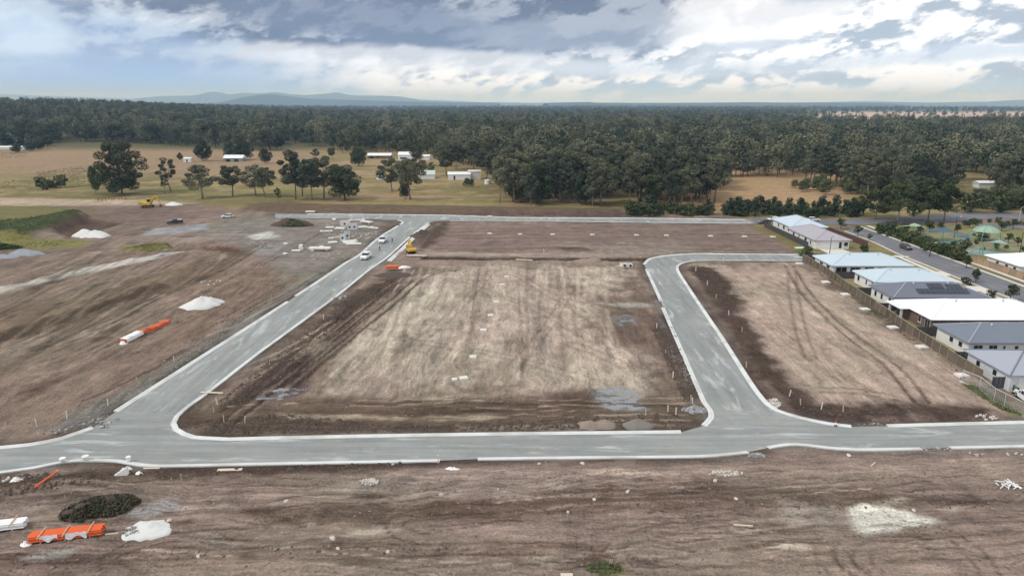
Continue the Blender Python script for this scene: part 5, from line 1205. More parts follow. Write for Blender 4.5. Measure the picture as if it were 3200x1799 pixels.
clods('soil_clods', 'dark lumps of earth in bands across the foreground', [D((600, 1290), (1100, 1262), (1700, 1250), (1760, 1275), (1300, 1300), (700, 1312)), D((1300, 1240), (1800, 1220), (2450, 1240), (2560, 1280), (2100, 1280), (1500, 1275)), D((-100, 1400), (900, 1370), (1600, 1375), (1500, 1395), (700, 1400), (-100, 1440))], 1300, .05, .16, mat('dark_lumps', (.10, .072, .058), .95, .3, 2), 8)
clods('gravel_scatter', 'scattered grey stones beside the left street', [D((180, 1075), (640, 770), (740, 700), (700, 740), (400, 960), (280, 1030)), D((100, 1085), (280, 1030), (420, 900), (620, 740), (740, 680), (700, 760), (400, 970), (240, 1065))], 1500, .04, .15, mat('grey_stones', (.24, .235, .22), .9, .3, 2), 5)

def tussocks(name, label, polys, n, m, seed, s0=.25, s1=.6):
    rng = np.random.default_rng(seed); V, F = [], []; k = 0
    while k < n:
        poly = polys[int(rng.integers(len(polys)))]; px = [p[0] for p in poly]; py = [p[1] for p in poly]; x = rng.uniform(min(px), max(px)); y = rng.uniform(min(py), max(py))
        if poly_sd(np.array([x]), np.array([y]), poly)[0] < 0: continue
        s_ = rng.uniform(s0, s1); leaves(V, F, (x, y, bl(x, y) + s_ * .3), s_, 9, s_, rng, .6, .2); k += 1
    o = link(name, np_mesh(name, V, F, m)); return tag(o, label, None, None, 'stuff')
MATS_G = leaf_material('yellow_grass', (.15, .15, .065), (.15, .15, .065))
tussocks('rough_grass', 'rough green tussocks in the left paddock', [D((90, 432), (240, 415), (260, 425), (180, 445), (100, 448)), D((0, 455), (240, 440), (240, 470), (0, 480)), D((0, 385), (90, 375), (60, 395), (0, 400))], 1500, leaf_material('paddock_grass', (.15, .145, .07), (.15, .145, .07)), 31, .15, .4)
tussocks('rough_grass', 'long green grass on the bank beside the dug pit', [D((-60, 575), (60, 572), (215, 541), (135, 578), (60, 604), (-60, 604))], 900, leaf_material('bank_grass', (.085, .110, .042), (.085, .110, .042)), 32, .15, .35)
tussocks('rough_grass', 'yellowish grass tufts on the low banks of the left yard', [D((-40, 606), (120, 602), (220, 608), (0, 636)), D((310, 630), (360, 616), (420, 612), (436, 622), (380, 632))], 600, MATS_G, 33, .12, .3)
tussocks('rough_grass', 'green weeds along the timber fence and weedy right corner', [D((2420, 965), (2470, 975), (2576, 1045), (2520, 1030)), D((2020, 660), (2060, 670), (2440, 955), (2420, 955))], 700, M_olive, 34, .12, .3)
# ------------------------------------------------------------------ pit lids and survey pegs
M_lid = mat('new_concrete_lid', (.68, .66, .62), .85, .08, 1)
def lid(px, py, label, grp, s=1.0, rz=.1):
    x, y = at(px, py); o = thing('pit_lid', label, 'pit lid', (x, y, bl(x, y)), rz, grp)
    MB().box(-.85 * s, .85 * s, -.75 * s, .75 * s, -.3, .26).build('surround', M_lid, o); MB().tube([(0, 0, .25), (0, 0, .31)], .42 * s, 14).build('cover', M_lid, o); return o
ordn = ['first', 'second', 'third', 'fourth', 'fifth', 'sixth', 'seventh', 'eighth']
for i, (px, py) in enumerate([(1583, 866), (1570, 891), (1551, 944), (1533, 987), (1511, 1034), (1478, 1116)]): lid(px, py, 'white concrete pit lid in the middle lot, %s from the far end' % ordn[i], 'pit lids in the middle lot', .68)
lid(1420, 1188, 'pair of white pit lids nearest the camera, left one', 'pit lids in the middle lot', .5); lid(1449, 1184, 'pair of white pit lids nearest the camera, right one', 'pit lids in the middle lot', .72, .3)
for i, (px, py) in enumerate([(1530, 731), (1625, 733), (1727, 733), (1851, 734), (1989, 735), (2083, 736), (2221, 738), (2327, 740)]): lid(px, py, 'white pit lid in the far lot, %s from the left' % ordn[i], 'pit lids in the far lot', .8)
for i, (px, py) in enumerate([(2498, 826), (2580, 883), (2641, 923), (2703, 966), (2790, 1024), (2880, 1086), (3005, 1175)]): lid(px, py, 'white pit lid along the timber fence, %s from the far end' % ordn[i], 'pit lids along the timber fence', 1.0)
lid(2415, 741, 'white pit lid at the weedy corner beside the far house', 'pit lids in the far lot', .9)
PEG = MB().box(-.045, .045, -.045, .045, -.2, .85).mesh('survey_peg', mat('peg_timber', (.50, .40, .28), .9, .15, 4)); PEGW = MB().box(-.05, .05, -.05, .05, -.2, .62).box(-.052, .052, -.052, .052, .62, .9).mesh('survey_peg', mat('peg_white', (.68, .64, .58), .8, .1, 4))
def pegs(lst, label, grp):
    for i, (px, py) in enumerate(lst):
        x, y = at(px, py); tag(link('survey_peg', PEGW if i % 2 else PEG, None, (x, y, bl(x, y)), (random.uniform(-.12, .12), random.uniform(-.12, .12), random.random()), (1.2, 1.2, 1.15)), label, 'peg', grp)
pegs([(18, 1340), (115, 1332), (160, 1360), (210, 1310), (282, 1288), (338, 1270), (430, 1195), (545, 1128), (683, 1042)], 'thin survey peg in the soil left of the left street', 'survey pegs left of the left street')
pegs([(700, 1318), (765, 1320), (670, 1292), (680, 1266), (842, 1138), (1011, 1000), (1012, 1005)][:6], 'thin survey peg along the left border of the middle lot', 'survey pegs on the left border of the middle lot')
pegs([(2080, 1110), (2103, 1178), (2160, 1253), (2165, 1262), (2036, 980), (2052, 1025), (1990, 1125), (2087, 1290), (2018, 1300), (2112, 1297)], 'thin survey peg along the right border of the middle lot', 'survey pegs on the right border of the middle lot')
pegs([(2332, 1148), (2278, 985), (2319, 1036), (2467, 1237), (2502, 1262), (2566, 1280), (2634, 1290), (2210, 892), (2238, 930), (2174, 848)], 'thin survey peg in the dark soil right of the right street', 'survey pegs right of the right street')
pegs([(1610, 790), (1700, 788), (1910, 790), (2260, 815), (568, 1506), (1370, 1445)], 'thin survey peg standing alone', 'scattered survey pegs')
x, y = at(2611, 1331); o = thing('marker_post', 'red and white marker post at the kerb of the right lot', 'post', (x, y, .05)); MB().tube([(0, 0, 0), (0, 0, .55)], .07, 8).build('lower_band', mat('white_plastic', (.75, .75, .75), .5), o); MB().tube([(0, 0, .55), (0, 0, .95)], .075, 8).build('upper_band', mat('red_plastic', (.55, .04, .03), .5), o); MB().tube([(0, 0, 0), (0, 0, .08)], .2, 10).build('base', M_rubber, o)
# row of reddish stakes in the yard
M_red = mat('red_stake', (.30, .09, .06), .85, .2, 3)
for i in range(14):
    x, y = at(640 + i * 8 + random.uniform(-3, 3), 783 + random.uniform(-4, 5)); tag(link('stake', MB().box(-.09, .09, -.09, .09, -.2, 1.0).mesh('stake', M_red), None, (x, y, bl(x, y)), (random.uniform(-.2, .2), random.uniform(-.2, .2), 0)), 'short reddish stake in the row above the ploughed paddock', 'stake', 'row of reddish stakes')
for i in range(9):
    x, y = at(310 + i * 10 + random.uniform(-3, 3), 626 + random.uniform(-3, 3)); tag(link('stake', MB().box(-.12, .12, -.12, .12, -.2, 1.3).mesh('stake', M_red), None, (x, y, bl(x, y)), (random.uniform(-.2, .2), random.uniform(-.2, .2), 0)), 'reddish stake on the track below the large paddock tree', 'stake', 'reddish stakes below the large tree')

# ------------------------------------------------------------------ pipes and wrapped bundles
M_or = mat('orange_conduit', (.72, .125, .030), .45, .08, 1.5, spec=.4); M_wrap = mat('white_wrap', (.78, .78, .78), .5, .06, 2, spec=.4); M_batten = mat('timber_batten', (.50, .36, .25), .85, .15, 3)
def bundle(label, px, py, L, w, h, rz, wrap=(), straps=3, m=None, r=.085, zoff=0):
    x, y = at(px, py); o = thing('pipe_bundle', label, 'pipe bundle', (x, y, bl(x, y) + zoff), rz); m = m or M_or; ny = int(w / (2 * r)); nz = int(h / (2 * r)); me = None
    for j in range(nz):
        for k in range(ny):
            if me is None: me = MB().tube([(-L / 2, 0, 0), (L / 2, 0, 0)], r * .98, 8).mesh('pipe', m)
            link('pipe', me, o, (random.uniform(-.08, .08), -w / 2 + r + k * 2 * r + (r * .5 if j % 2 else 0), .12 + r + j * 1.9 * r))
    for k in range(straps):
        xx = -L / 2 + L * (k + .5) / straps
        s_ = MB().box(xx - .05, xx + .05, -w / 2 - .55, w / 2 + .35, .12 + nz * 1.9 * r + .02, .12 + nz * 1.9 * r + .10); s_.build('batten', M_batten, o); MB().box(xx - .06, xx + .06, -w / 2 - .05, w / 2 + .05, 0, .11).build('bearer', M_batten, o)
    for a, b, d in wrap:   # torn plastic sheet lying over the stack
        mb = MB(); n = 10; v = []; f = []
        for i in range(n + 1):
            for j in range(7):
                u = a + (b - a) * i / n; t = j / 6; yy = w / 2 * (1 - 2 * min(1, t * 1.5)) if d == 'top' else -w / 2 - .04
                drop = max(0, t - .62) * 2.2 * h if d == 'top' else t * h * (.75 + .3 * math.sin(i * .8 + a)); nz_ = .05 * mnoise.noise(Vector((u * 3, t * 4, 2.1)))
                v.append((u, min(yy, w / 2 + .03) - (.04 + .10 * drop if t > .6 or d != 'top' else 0) + nz_, .12 + nz * 1.9 * r + .06 - drop + nz_))
        for i in range(n):
            for j in range(6): f.append((i * 7 + j, i * 7 + j + 1, (i + 1) * 7 + j + 1, (i + 1) * 7 + j))
        mb.add(v, f).build('plastic_wrap', M_wrap, o, True)
    return o
pa, pb = at(72, 1703), at(340, 1672); ang = math.atan2(pb[1] - pa[1], pb[0] - pa[0])
bundle('orange pipe bundle with timber battens and torn white wrap, left foreground', 212, 1678, 6.6, 1.25, .7, ang, wrap=((-2.2, -.6, 's'), (.1, 2.0, 's')), straps=3)
o = thing('wrap_offcut', 'crumpled white wrap at the left end of the foreground orange pipes', 'wrap', (*at(82, 1700), 0)); o.location.z = bl(o.location.x, o.location.y); link('sheet', heap_mesh(.6, .4, .35, M_wrap, 21.3, rough=.3), o)
x, y = at(351, 1674); MBp = MB().box(-.6, .6, -.05, .05, .25, .33); o = thing('timber_batten', 'pale batten sticking out right of the foreground orange pipes', 'batten', (x, y, bl(x, y)), ang); MBp.build('board', mat('pale_timber', (.62, .52, .40), .85, .1, 3), o)
bundle('white wrapped pipe bundle cut by the left edge of the foreground', 8, 1648, 4.4, 1.3, .75, ang + .02, m=M_wrap, straps=2)
pa, pb = at(380, 1072), at(525, 1003); ang2 = math.atan2(pb[1] - pa[1], pb[0] - pa[0])
bundle('orange pipe bundle, farther of the two in the left paddock', 497, 1022, 5.6, 1.3, .8, ang2, straps=2)
bundle('orange pipe bundle half covered in white wrap, nearer of the two in the left paddock', 418, 1056, 6.0, 1.3, .8, ang2 + .03, wrap=((-2.9, 1.9, 'top'),), straps=2)
heap('wrap_offcut', 'crumpled white wrap at the near end of the paddock orange pipes', 386, 1072, .8, .7, .6, M_wrap, 22.2, cat='wrap', rough=.3)
bundle('orange pipe bundle lying on the dark mound beside the left street', 1226, 845, 3.2, 1.4, .8, .1, straps=2, zoff=.5)
o = thing('plastic_sheet', 'white plastic sheet right of the orange pipes on the dark mound', 'sheet', (*at(1262, 838), .3), .1); link('sheet', heap_mesh(1.6, .7, .4, M_wrap, 23.4, rough=.3), o)
pa, pb = at(112, 1536), at(180, 1490); L_ = math.hypot(pb[0] - pa[0], pb[1] - pa[1]); o = thing('pipe', 'single orange pipe lying on the dark bank, left foreground', 'pipe', (*pa, max(bl(*pa), bl(*pb), bl((pa[0] + pb[0]) / 2, (pa[1] + pb[1]) / 2), bl(pa[0] * .7 + pb[0] * .3, pa[1] * .7 + pb[1] * .3)) + .14), math.atan2(pb[1] - pa[1], pb[0] - pa[0])); MB().tube([(0, 0, .02), (L_, 0, .12)], .12, 10).build('tube', M_or, o); MB().tube([(L_ - .05, 0, .12), (L_ + .18, 0, .125)], .15, 10).build('socket', mat('pale_orange', (.65, .30, .16), .5), o)
def plank(label, a, b, w=.35, h=.12, name='plank', z=.25, m=None):
    (xa, ya), (xb, yb) = at(*a), at(*b); L = math.hypot(xb - xa, yb - ya); za, zb = bl(xa, ya), bl(xb, yb)
    o = thing(name, label, 'plank', (xa, ya, max(za, zb, 0) + z), math.atan2(yb - ya, xb - xa)); MB().box(0, L, -w / 2, w / 2, -h / 2, h / 2).build('board', m or mat('pale_plank', (.60, .52, .42), .85, .1, 3), o)
    for k in (.15, .85): MB().box(L * k - .12, L * k + .12, -w / 2, w / 2, -z - .05, -h / 2).build('support', M_batten, o)
    return o
plank('pale plank bridging the kerb of the left street', (628, 1229), (697, 1232), z=.2); plank('long pale beam beside the digging excavator', (1272, 801), (1333, 803), .7, .35, z=.35); plank('pale beam in the trench of the middle lot', (1612, 813), (1664, 816), .5, .2)
plank('white pole lying in the right foreground', (2292, 1641), (2352, 1645), .16, .12, z=.1); plank('white board on the verge of the foreground street', (680, 1470), (757, 1468), .5, .08, z=.1); plank('pale board beyond the white junk on the verge', (448, 1465), (500, 1464), .25, .08, z=.1)
plank('short pale stick below the street on the right', (2722, 1456), (2735, 1446), .12, .06, z=.08)
plank('white board at the very bottom edge', (1752, 1797), (1790, 1797), .4, .08, z=.08)

# white buckets and sign stands along the foreground kerb
def bucket(px, py, label, r=.28, h=.5, drum=False):
    x, y = at(px, py); o = thing('bucket', label, 'bucket', (x, y, .19 if drum else .2)); MB().tube([(0, 0, 0), (0, 0, h)], [r * .85, r], 14).build('tub', M_wrap, o); MB().tube([(0, 0, h - .06), (0, 0, h + .03)], r * 1.07, 14).build('lid', M_wrap if not drum else M_frame, o); MB().tube([(-r, 0, h * .8), (-r * .7, -.1, h + .1), (r * .7, -.1, h + .1), (r, 0, h * .8)], .015, 4).build('handle', M_galv, o); return o
bucket(403, 1443, 'white bucket standing on the kerb above the white junk'); bucket(268, 1438, 'squat white bucket on the foreground kerb, middle of three', .38, .38, True); bucket(197, 1444, 'white bucket on the foreground kerb, leftmost of three', .34, .36)
# white junk on the verge
x, y = at(405, 1488); o = thing('folded_sign', 'white triangular folded sign lying on the verge', 'sign', (x - .6, y, bl(x, y)), .1); MB().prism([(-1.1, 0), (.5, 0), (.45, 1.0)], -.25, .25).build('panel', M_wrap, o)
for px, py, l, s_ in [(386, 1468, 'white bag on the verge, left of the two beside the triangular sign', .4), (404, 1466, 'white bag on the verge, right of the two beside the triangular sign', .42), (436, 1488, 'white box on the verge right of the triangular sign', .5)]:
    heap('bag', l, px, py, s_, s_ * .7, s_ * .9, M_wrap, px * .1, cat='bag', rough=.15, n=12, rings=5)
heap('bag', 'white torn bag on the dark bank above the orange pipe', 52, 1508, .7, .45, .35, M_wrap, 3.3, cat='bag', rough=.4); heap('bag', 'white object on the soil beside the gap in the foreground kerb', 1412, 1467, .9, .35, .35, M_wrap, 4.4, cat='bag', rough=.3)
# heap of white offcuts, right foreground
x, y = at(3145, 1512); o = thing('offcut_heap', 'tangled heap of white pipe offcuts at the right of the foreground', 'offcuts', (x, y, bl(x, y)))
for i in range(26):
    c = Vector((random.uniform(-1.1, 1.1), random.uniform(-.7, .7), random.uniform(.05, .35))); d = Vector((random.uniform(-1, 1), random.uniform(-1, 1), random.uniform(-.2, .2))).normalized() * random.uniform(.2, .55); MB().tube([c - d, c + d], .055, 5).build('offcut', M_wrap, o)

# ------------------------------------------------------------------ concrete stockpile in the yard
M_pre = mat('precast_concrete', (.56, .57, .58), .85, .1, .6); M_pale = mat('pale_precast', (.66, .64, .60), .85, .08, .6)
def box_pit(label, px, py, w, d, h, rz=0, m=None, holes=1):
    """open precast pit: floor, four walls and dark openings"""
    x, y = at(px, py); o = thing('precast_pit', label, 'concrete pit', (x, y, bl(x, y)), rz); m = m or M_pre; t = .15
    MB().box(-w / 2, w / 2, -d / 2, d / 2, 0, t).build('floor', m, o)
    for a in ((-w / 2, w / 2, -d / 2, -d / 2 + t), (-w / 2, w / 2, d / 2 - t, d / 2), (-w / 2, -w / 2 + t, -d / 2 + t, d / 2 - t), (w / 2 - t, w / 2, -d / 2 + t, d / 2 - t)): MB().box(*a, t, h).build('wall', m, o)
    for k in range(holes): xx = -w / 2 + w * (k + .5) / holes; MB().tube([(xx, -d / 2 - .02, h * .5), (xx, -d / 2 + .05, h * .5)], min(.35, w / holes * .3), 12).build('opening', M_black, o)
    return o
def slab(label, px, py, w, d, h, rz=0, lift=.15, m=None):
    x, y = at(px, py); o = thing('concrete_slab', label, 'slab', (x, y, bl(x, y)), rz); MB().box(-w / 2, w / 2, -d / 2, d / 2, lift, lift + h).build('slab', m or M_pale, o)
    for xx in (-w * .35, w * .35): MB().box(xx - .12, xx + .12, -d / 2, d / 2, 0, lift - .003).build('bearer', M_batten, o)
    return o
box_pit('pale precast pit at the back of the yard stockpile', 1079, 705, 3.2, 3.0, 1.7, .1, M_pale); box_pit('grey precast pit with two openings, right in the yard stockpile', 1102, 718, 3.2, 2.0, 2.0, .05, holes=2)
box_pit('tall grey precast riser in the front group of the stockpile', 1086, 745, 1.6, 1.6, 2.4, .2); box_pit('short grey precast pit in the front group of the stockpile', 1072, 752, 1.7, 1.7, 1.9, .1)
slab('long white slab leaning at the right of the yard stockpile', 1146, 699, 5.2, 1.6, .5, -.6, .5); slab('pale slab at the left of the yard stockpile', 1031, 714, 2.8, 1.8, .4); slab('pale slab between the left slab and the precast pits', 1063, 717, 3.4, 2.2, .5, -.1)
slab('low pale slab pieces right of the precast pits', 1133, 712, 3.0, 2.2, .35, .3); slab('grey base slab under the front group of the stockpile', 1094, 757, 4.5, 5, .15, .4, .1, M_pre); slab('long pale slab on bearers in front of the stockpile', 1000, 782, 6.2, 2.4, .45, 0, .5); slab('small pale slab left of the long one on bearers', 926, 785, 2.6, 1.4, .3)
slab('pinkish slab left of the front stockpile group', 1055, 748, 1.6, 1.6, .8, .2, .1, mat('pinkish_concrete', (.55, .42, .38), .85)); slab('white slab at the far left of the front stockpile group', 1036, 745, 1.8, 1.2, .25)
slab('pale broken slab in front of the stockpile group', 1040, 760, 2.6, 2.2, .2, .4, .08); slab('pale broken slab right of the front stockpile group', 1105, 763, 4.6, 2.0, .15, .1, .08)
for px, l in [(1948, 'left'), (1966, 'right')]: box_pit('white precast pit beside the bend of the right street, %s of two' % l, px, 833, 1.4, 1.6, .9, .3, M_lid)
slab('white slab on the yard near the far street', 970, 664, 3.6, 2, .4); slab('white slab lying on the far verge', 1530, 678, 2.0, 1.5, .3)

def pallet(label, px, py, rz, load=0):
    x, y = at(px, py); o = thing('timber_pallet', label, 'pallet', (x, y, bl(x, y)), rz, 'pallets in the yard')
    for k in range(5): MB().box(-.6, .6, -.55 + k * .23, -.38 + k * .23, .12, .15).build('slat', M_batten, o)
    for k in (-.5, 0, .5): MB().box(k - .06, k + .06, -.55, .55, 0, .118).build('bearer', M_batten, o)
    if load: MB().box(-.52, .52, -.48, .48, .152, .152 + load).build('load', M_pale if load > .6 else M_wrap, o)
    return o
for i in range(16):
    px, py = random.choice([(random.uniform(1010, 1180), random.uniform(686, 724)), (random.uniform(985, 1130), random.uniform(735, 795)), (random.uniform(880, 1010), random.uniform(760, 800))])
    pallet('timber pallet with pale goods lying in the yard left of the street', px, py, random.random() * 3, random.choice([0, .3, .5, .8]))
for px, py, L_, rz, l in [(1115, 690, 5.5, .15, 'white pipe stack behind the precast pits'), (1165, 715, 4.5, -.5, 'white pipe stack right of the precast pits, near the street'), (1020, 726, 4.0, .1, 'white pipe stack left of the front stockpile group')]:
    bundle(l, px, py, L_, .9, .45, rz, straps=2, m=M_wrap, r=.11)
rocks('rock_heap', 'pale rubble scattered through the yard stockpile', 1090, 735, 40, 9, 6, .12, .4, STONE); rocks('rock_heap', 'pale rubble on the verge left of the parked utes', 1040, 800, 26, 7, 4, .1, .3, STONE); rocks('rock_heap', 'grey rubble on the muddy yard near the white flat patch', 800, 765, 24, 10, 5, .12, .35, ROCK)
# ------------------------------------------------------------------ farm buildings
M_shed = mat('white_shed_iron', (.72, .74, .76), .5, .06, .5); M_shedgrey = mat('grey_shed_iron', (.42, .44, .46), .55, .08, .5)
def shed(label, px, py, w, d, h, zr, rz=0, m=None, rm=None, doors=(), name='farm_shed', cat='shed', z=None):
    x, y = at(px, py); o = thing(name, label, cat, (x, y + d / 2, bl(x, y)), rz); m = m or M_shed; rm = rm or M_shed
    MB().box(-w / 2, w / 2, -d / 2, d / 2, -.3, h).build('wall', m, o)
    MB().add([(-w / 2 - .3, -d / 2 - .3, h), (w / 2 + .3, -d / 2 - .3, h), (w / 2 + .3, d / 2 + .3, h), (-w / 2 - .3, d / 2 + .3, h), (-w / 2 - .3, 0, zr), (w / 2 + .3, 0, zr)], [(0, 1, 5, 4), (2, 3, 4, 5), (0, 4, 3), (1, 2, 5), (3, 2, 1, 0)]).build('roof', rm, o)
    for k, (u, ww, hh) in enumerate(doors): MB().box(u, u + ww, -d / 2 - .06, -d / 2 + .02, .05 if hh > 1.6 else 1.0, hh if hh > 1.6 else 1.0 + hh).build('door' if hh > 1.6 else 'window', M_glass, o)
    return o
shed('white iron farm shed with a dark doorway', 1434, 562, 12.5, 7, 3.0, 4.2, .06, doors=((-3.2, 1.0, 2.3),)); shed('taller cream farm shed joined to the white shed', 1482, 560, 7.0, 8, 4.3, 5.0, .06, mat('cream_iron', (.60, .57, .53), .6), mat('cream_iron', (.60, .57, .53), .6))
shed('long low farm building with white roof', 1185, 497, 18, 8, 2.3, 4.0, 0, M_wbrick, doors=((-7, 2.5, 2.0), (-2, 2, 1.0))); shed('white farmhouse with a dark window strip', 1267, 502, 11, 9, 4.0, 6.0, 0, doors=((-4, 5, 1.2),), name='farmhouse', cat='house'); shed('small white shed right of the white farmhouse', 1330, 502, 6, 6, 3, 4)
shed('pale green-roofed farm shed among gums', 1332, 560, 9, 8, 2.5, 4.6, .1, rm=mat('pale_green_iron', (.48, .54, .50), .6)); shed('small white shed in the left paddock', 585, 507, 5.2, 5, 2.6, 3.4, doors=((-.6, 1.0, 2.0),)); shed('farmhouse with white verandah roof in the left paddock', 728, 506, 14, 8, 2.6, 4.8, 0, mat('grey_wall', (.25, .26, .28), .8), doors=((-5, 3, 2.0), (1, 3, 2.0)), name='farmhouse', cat='house')
shed('white farm roof in the forest, left of two', 2000, 398, 22, 14, 12, 15); shed('white farm roof in the forest, right of two', 2078, 400, 42, 16, 13, 16); shed('pale shed roof deep in the forest', 1440, 402, 24, 12, 13, 16, 0, rm=mat('cream_iron', (.60, .57, .53), .6))
shed('pale roof deep in the forest, near the pale shed', 1368, 396, 24, 12, 13, 15)
shed('pale buildings at the left edge before the forest', 20, 452, 30, 14, 5, 8, .1); shed('low white shed at the left edge in front of the forest', 15, 470, 34, 6, 2, 3, .1); shed('cream shed in the trees right of the park', 2945, 550, 14, 7, 4, 5.5, 0, rm=mat('cream_iron', (.60, .57, .53), .6)); shed('small white shed at the forest edge on the far right', 3085, 588, 9, 5, 2.6, 3.6); shed('small white building in the trees above the right paddock', 2775, 590, 6, 5, 3, 4)
x, y = at(1524, 575); o = thing('water_tank', 'white round tank right of the cream shed', 'tank', (x, y, bl(x, y))); MB().tube([(0, 0, 0), (0, 0, 2.2)], 1.7, 18).build('tank', M_shed, o); MB().tube([(0, 0, 2.19), (0, 0, 2.6)], [1.75, .2], 18).build('lid', M_shed, o)
x, y = at(1188, 562); o = thing('water_tank', 'pale round tank left of the pair of gums', 'tank', (x, y, bl(x, y))); MB().tube([(0, 0, 0), (0, 0, 2.2)], 2.0, 18).build('tank', mat('pale_green_iron', (.48, .54, .50), .6), o); MB().tube([(0, 0, 2.19), (0, 0, 2.6)], [2.05, .2], 18).build('lid', M_shed, o)

# ------------------------------------------------------------------ park and street furniture
M_teal = mat('teal_softfall', (.20, .30, .28), .85, .25, .5); M_green = mat('green_steel', (.16, .36, .24), .5, .1, 2); M_sail = mat('pale_green_sail', (.30, .40, .31), .7, .12, .8); M_bsail = mat('blue_sail', (.05, .11, .17), .7, .1, .8)
sheet('softfall_pad', ell(2965, 760, 7, 6), .06, M_teal, 'teal soft-fall surface of the playground'); sheet('softfall_pad', ell(3075, 790, 6, 4), .064, M_teal, 'teal soft-fall surface near the climbing dome')
x, y = at(3078, 752); o = thing('climbing_dome', 'pale green climbing dome with arched ribs in the park', 'climbing frame', (x, y, .1)); R_, Hh = 4.9, 4.7
for k in range(8):
    a = math.tau * k / 8; MB().tube([(math.cos(a) * R_ * math.cos(t), math.sin(a) * R_ * math.cos(t), Hh * math.sin(t) ** .9) for t in [i * math.pi / 16 for i in range(9)]], .09, 6).build('rib', M_green, o)
    b = math.tau * (k + 1) / 8; v = []; f = []
    for i in range(5):
        t = math.pi / 2 * (.42 + .58 * i / 4); v += [(math.cos(c) * R_ * math.cos(t), math.sin(c) * R_ * math.cos(t), Hh * math.sin(t) ** .9 - .05) for c in (a, b)]
    MB().add(v, [(2 * i, 2 * i + 1, 2 * i + 3, 2 * i + 2) for i in range(4)]).build('sail_panel', M_sail, o)
for z_ in (1.2, 2.4): MB().tube([(math.cos(c) * R_ * math.sqrt(max(0, 1 - (z_ / Hh) ** 2)), math.sin(c) * R_ * math.sqrt(max(0, 1 - (z_ / Hh) ** 2)), z_) for c in [i * math.tau / 24 for i in range(25)]], .05, 5).build('ring', M_green, o)
def sail(label, px, py, w, d, h, m, rz=0):
    x, y = at(px, py); o = thing('shade_sail', label, 'shade sail', (x, y, .05), rz); P = [(-w / 2, -d / 2, h), (w / 2, -d / 2, h * .75), (w / 2, d / 2, h), (-w / 2, d / 2, h * .75)]
    for p in P: MB().tube([(p[0], p[1], 0), p], .09, 8).build('pole', M_green, o)
    v = []; f = []; n = 8
    for i in range(n + 1):
        for j in range(n + 1):
            u, t = i / n, j / n; q = [P[0][k] * (1 - u) * (1 - t) + P[1][k] * u * (1 - t) + P[2][k] * u * t + P[3][k] * (1 - u) * t for k in range(3)]
            k_ = 1 - .16 * (math.sin(math.pi * u) * abs(2 * t - 1) ** 2); q[1] *= k_; v.append(tuple(q))
    for i in range(n):
        for j in range(n): f.append((i * (n + 1) + j, (i + 1) * (n + 1) + j, (i + 1) * (n + 1) + j + 1, i * (n + 1) + j + 1))
    MB().add(v, f).build('canopy', m, o, True)
    return o
sail('dark blue shade sail over the playground', 2930, 752, 9, 6, 3.6, M_bsail, .2); sail('second dark shade sail left of the climbing dome', 2985, 765, 7, 4, 3.0, M_bsail, -.3); sail('green shade sail beside the park trees', 2850, 732, 6, 5, 3.2, M_sail, .3); sail('teal shade sail right of the climbing dome', 3110, 785, 5, 4, 3.0, mat('teal_sail', (.26, .36, .35), .7), .1)
x, y = at(3045, 792); o = thing('slide', 'teal play slide in front of the climbing dome', 'slide', (x, y, .08), -.4); MB().prism([(-1.6, 0), (-1.4, 0), (1.2, 1.7), (1.9, 1.7), (1.9, 1.85), (1.1, 1.85)], -.35, .35).build('chute', M_teal, o); MB().box(1.2, 2.0, -.45, .45, 1.5, 1.68).build('platform', M_green, o)
for a in (1.25, 1.95):
    for b in (-.4, .4): MB().tube([(a, b, 0), (a, b, 2.4)], .05, 6).build('post', M_green, o)
def lamp(label, px, py, h, m=None, arm=1.0):
    x, y = at(px, py); o = thing('street_lamp', label, 'street lamp', (x, y, .05)); m = m or M_black
    MB().tube([(0, 0, 0), (0, 0, h)], [.11, .07], 8).build('pole', m, o); MB().tube([(0, 0, h), (arm * .5, 0, h + .3), (arm, 0, h + .32)], .05, 6).build('arm', m, o); MB().box(arm - .15, arm + .5, -.16, .16, h + .24, h + .36).build('lamp_head', M_frame, o); MB().tube([(0, 0, 0), (0, 0, .4)], .17, 8).build('base', m, o); return o
lamp('tall black street lamp between the park trees and the climbing dome', 2981, 743, 6.6); lamp('tall black street lamp behind the white-roofed house across the street', 3186, 792, 6.0); lamp('black street lamp in front of the white garage door', 2592, 797, 5.0); lamp('short black lamp on the park footpath', 2905, 801, 3.6); lamp('pale curved street lamp by the car park street', 3184, 692, 5.0, M_galv)
for i, (bx, by, tp, l) in enumerate([(2628, 716, 683, 'tall narrow street tree behind the red-brown fence'), (2680, 738, 704, 'leafy street tree at the corner of the sealed street'), (2717, 752, 729, 'round street tree on the bend of the sealed street'), (2947, 800, 760, 'round street tree opposite the dark parked car'), (3005, 800, 748, 'slim park tree left of the slide'), (3020, 838, 796, 'street tree at the corner of the orange-brown fence'), (3048, 882, 838, 'round street tree on the verge above the charcoal roof'), (3156, 941, 887, 'round street tree behind the bright white roof')]):
    tpx('small', bx, by, tp, l, 1.25)
for i, (bx, by, tp, l) in enumerate([(3019, 890, 866, 'narrow garden shrub at the end of the charcoal roof'), (3098, 927, 905, 'dark garden shrub above the bright white roof'), (2700, 788, 762, 'large dark garden bush beside the corner house'), (2518, 800, 768, 'green bush at the end of the timber fence'), (2640, 812, 795, 'low bush behind the long pale blue roof'), (2570, 812, 796, 'bush beside the short dark fence')]):
    tpx('shrub', bx, by, tp, l, 1.3, 'bush')
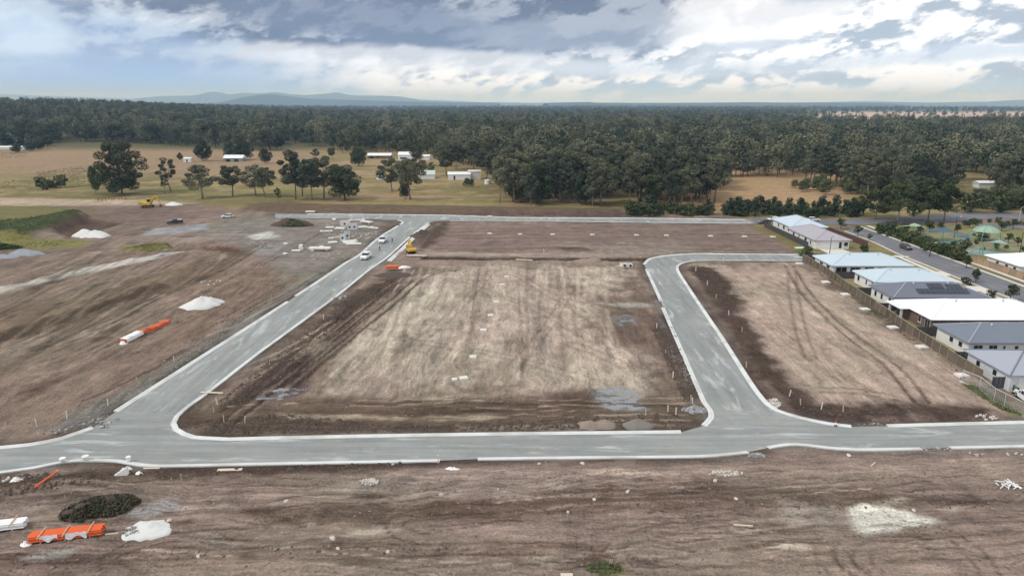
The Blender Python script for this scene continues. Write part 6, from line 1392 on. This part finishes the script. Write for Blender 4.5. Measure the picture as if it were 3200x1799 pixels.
for i, (px, py, tp) in enumerate([(2790, 722, 690), (2830, 728, 694), (2870, 738, 706), (2905, 726, 690), (2940, 722, 692), (2990, 730, 700), (3030, 712, 684), (3130, 722, 690), (3165, 715, 684), (3150, 760, 728), (2975, 782, 752), (3020, 772, 744), (3180, 770, 740), (2890, 768, 742), (2850, 752, 728)]):
    tpx('small', px, py, tp, 'young tree planted in the park', 1.3, group='young park trees')
for i in range(70):
    px = random.uniform(2745, 3000); py = 716 + (px - 2745) * .36 + random.uniform(-8, 12); x, y = at(px, py)
    tree('shrub', x, y, random.uniform(1.5, 3.4), 'low garden shrub in the park bed along the footpath', 'shrubs in the park bed', 1.2, 'shrub', 'shrub')
for i in range(22):
    px = random.uniform(3000, 3200); py = random.uniform(735, 790) if i % 2 else random.uniform(693, 706); x, y = at(px, py)
    tree('shrub', x, y, random.uniform(.9, 2.0), 'small shrub in the park around the climbing dome', 'shrubs around the climbing dome', 1.2, 'shrub', 'shrub')
# bins beside the nearest house
for i, (px, py, c, l) in enumerate([(3172, 1228, (.04, .16, .12), 'wheelie bin with a teal lid beside the nearest garage'), (3160, 1218, (.55, .25, .15), 'wheelie bin with an orange lid beside the nearest garage')]):
    x, y = at(px, py); o = thing('wheelie_bin', l, 'bin', (x, y, bl(x, y)), .3 + i); greenhouse(-.26, .24, -.32, .30, .25, .30, .08, 1.0).build('tub', M_black, o); MB().box(-.34, .33, -.31, .31, 1.0, 1.07).build('lid', mat('bin_lid%d' % i, c, .5), o)
    for b in (-.22, .22): MB().tube([(-.28, b - .03, .1), (-.28, b + .03, .1)], .1, 10).build('wheel', M_rubber, o)
# small lime-green vehicle-sized skip beside the weedy corner
x, y = at(2500, 785); o = thing('skip_bin', 'small lime green bin at the end of the new street', 'bin', (x, y, bl(x, y)), .1); greenhouse(-1.2, 1.2, -1.5, 1.5, .7, .8, .1, 1.0).build('tub', mat('lime_paint', (.25, .42, .10), .5), o); MB().box(-1.55, 1.55, -.85, .85, 1.0, 1.06).build('rim', M_frame, o)
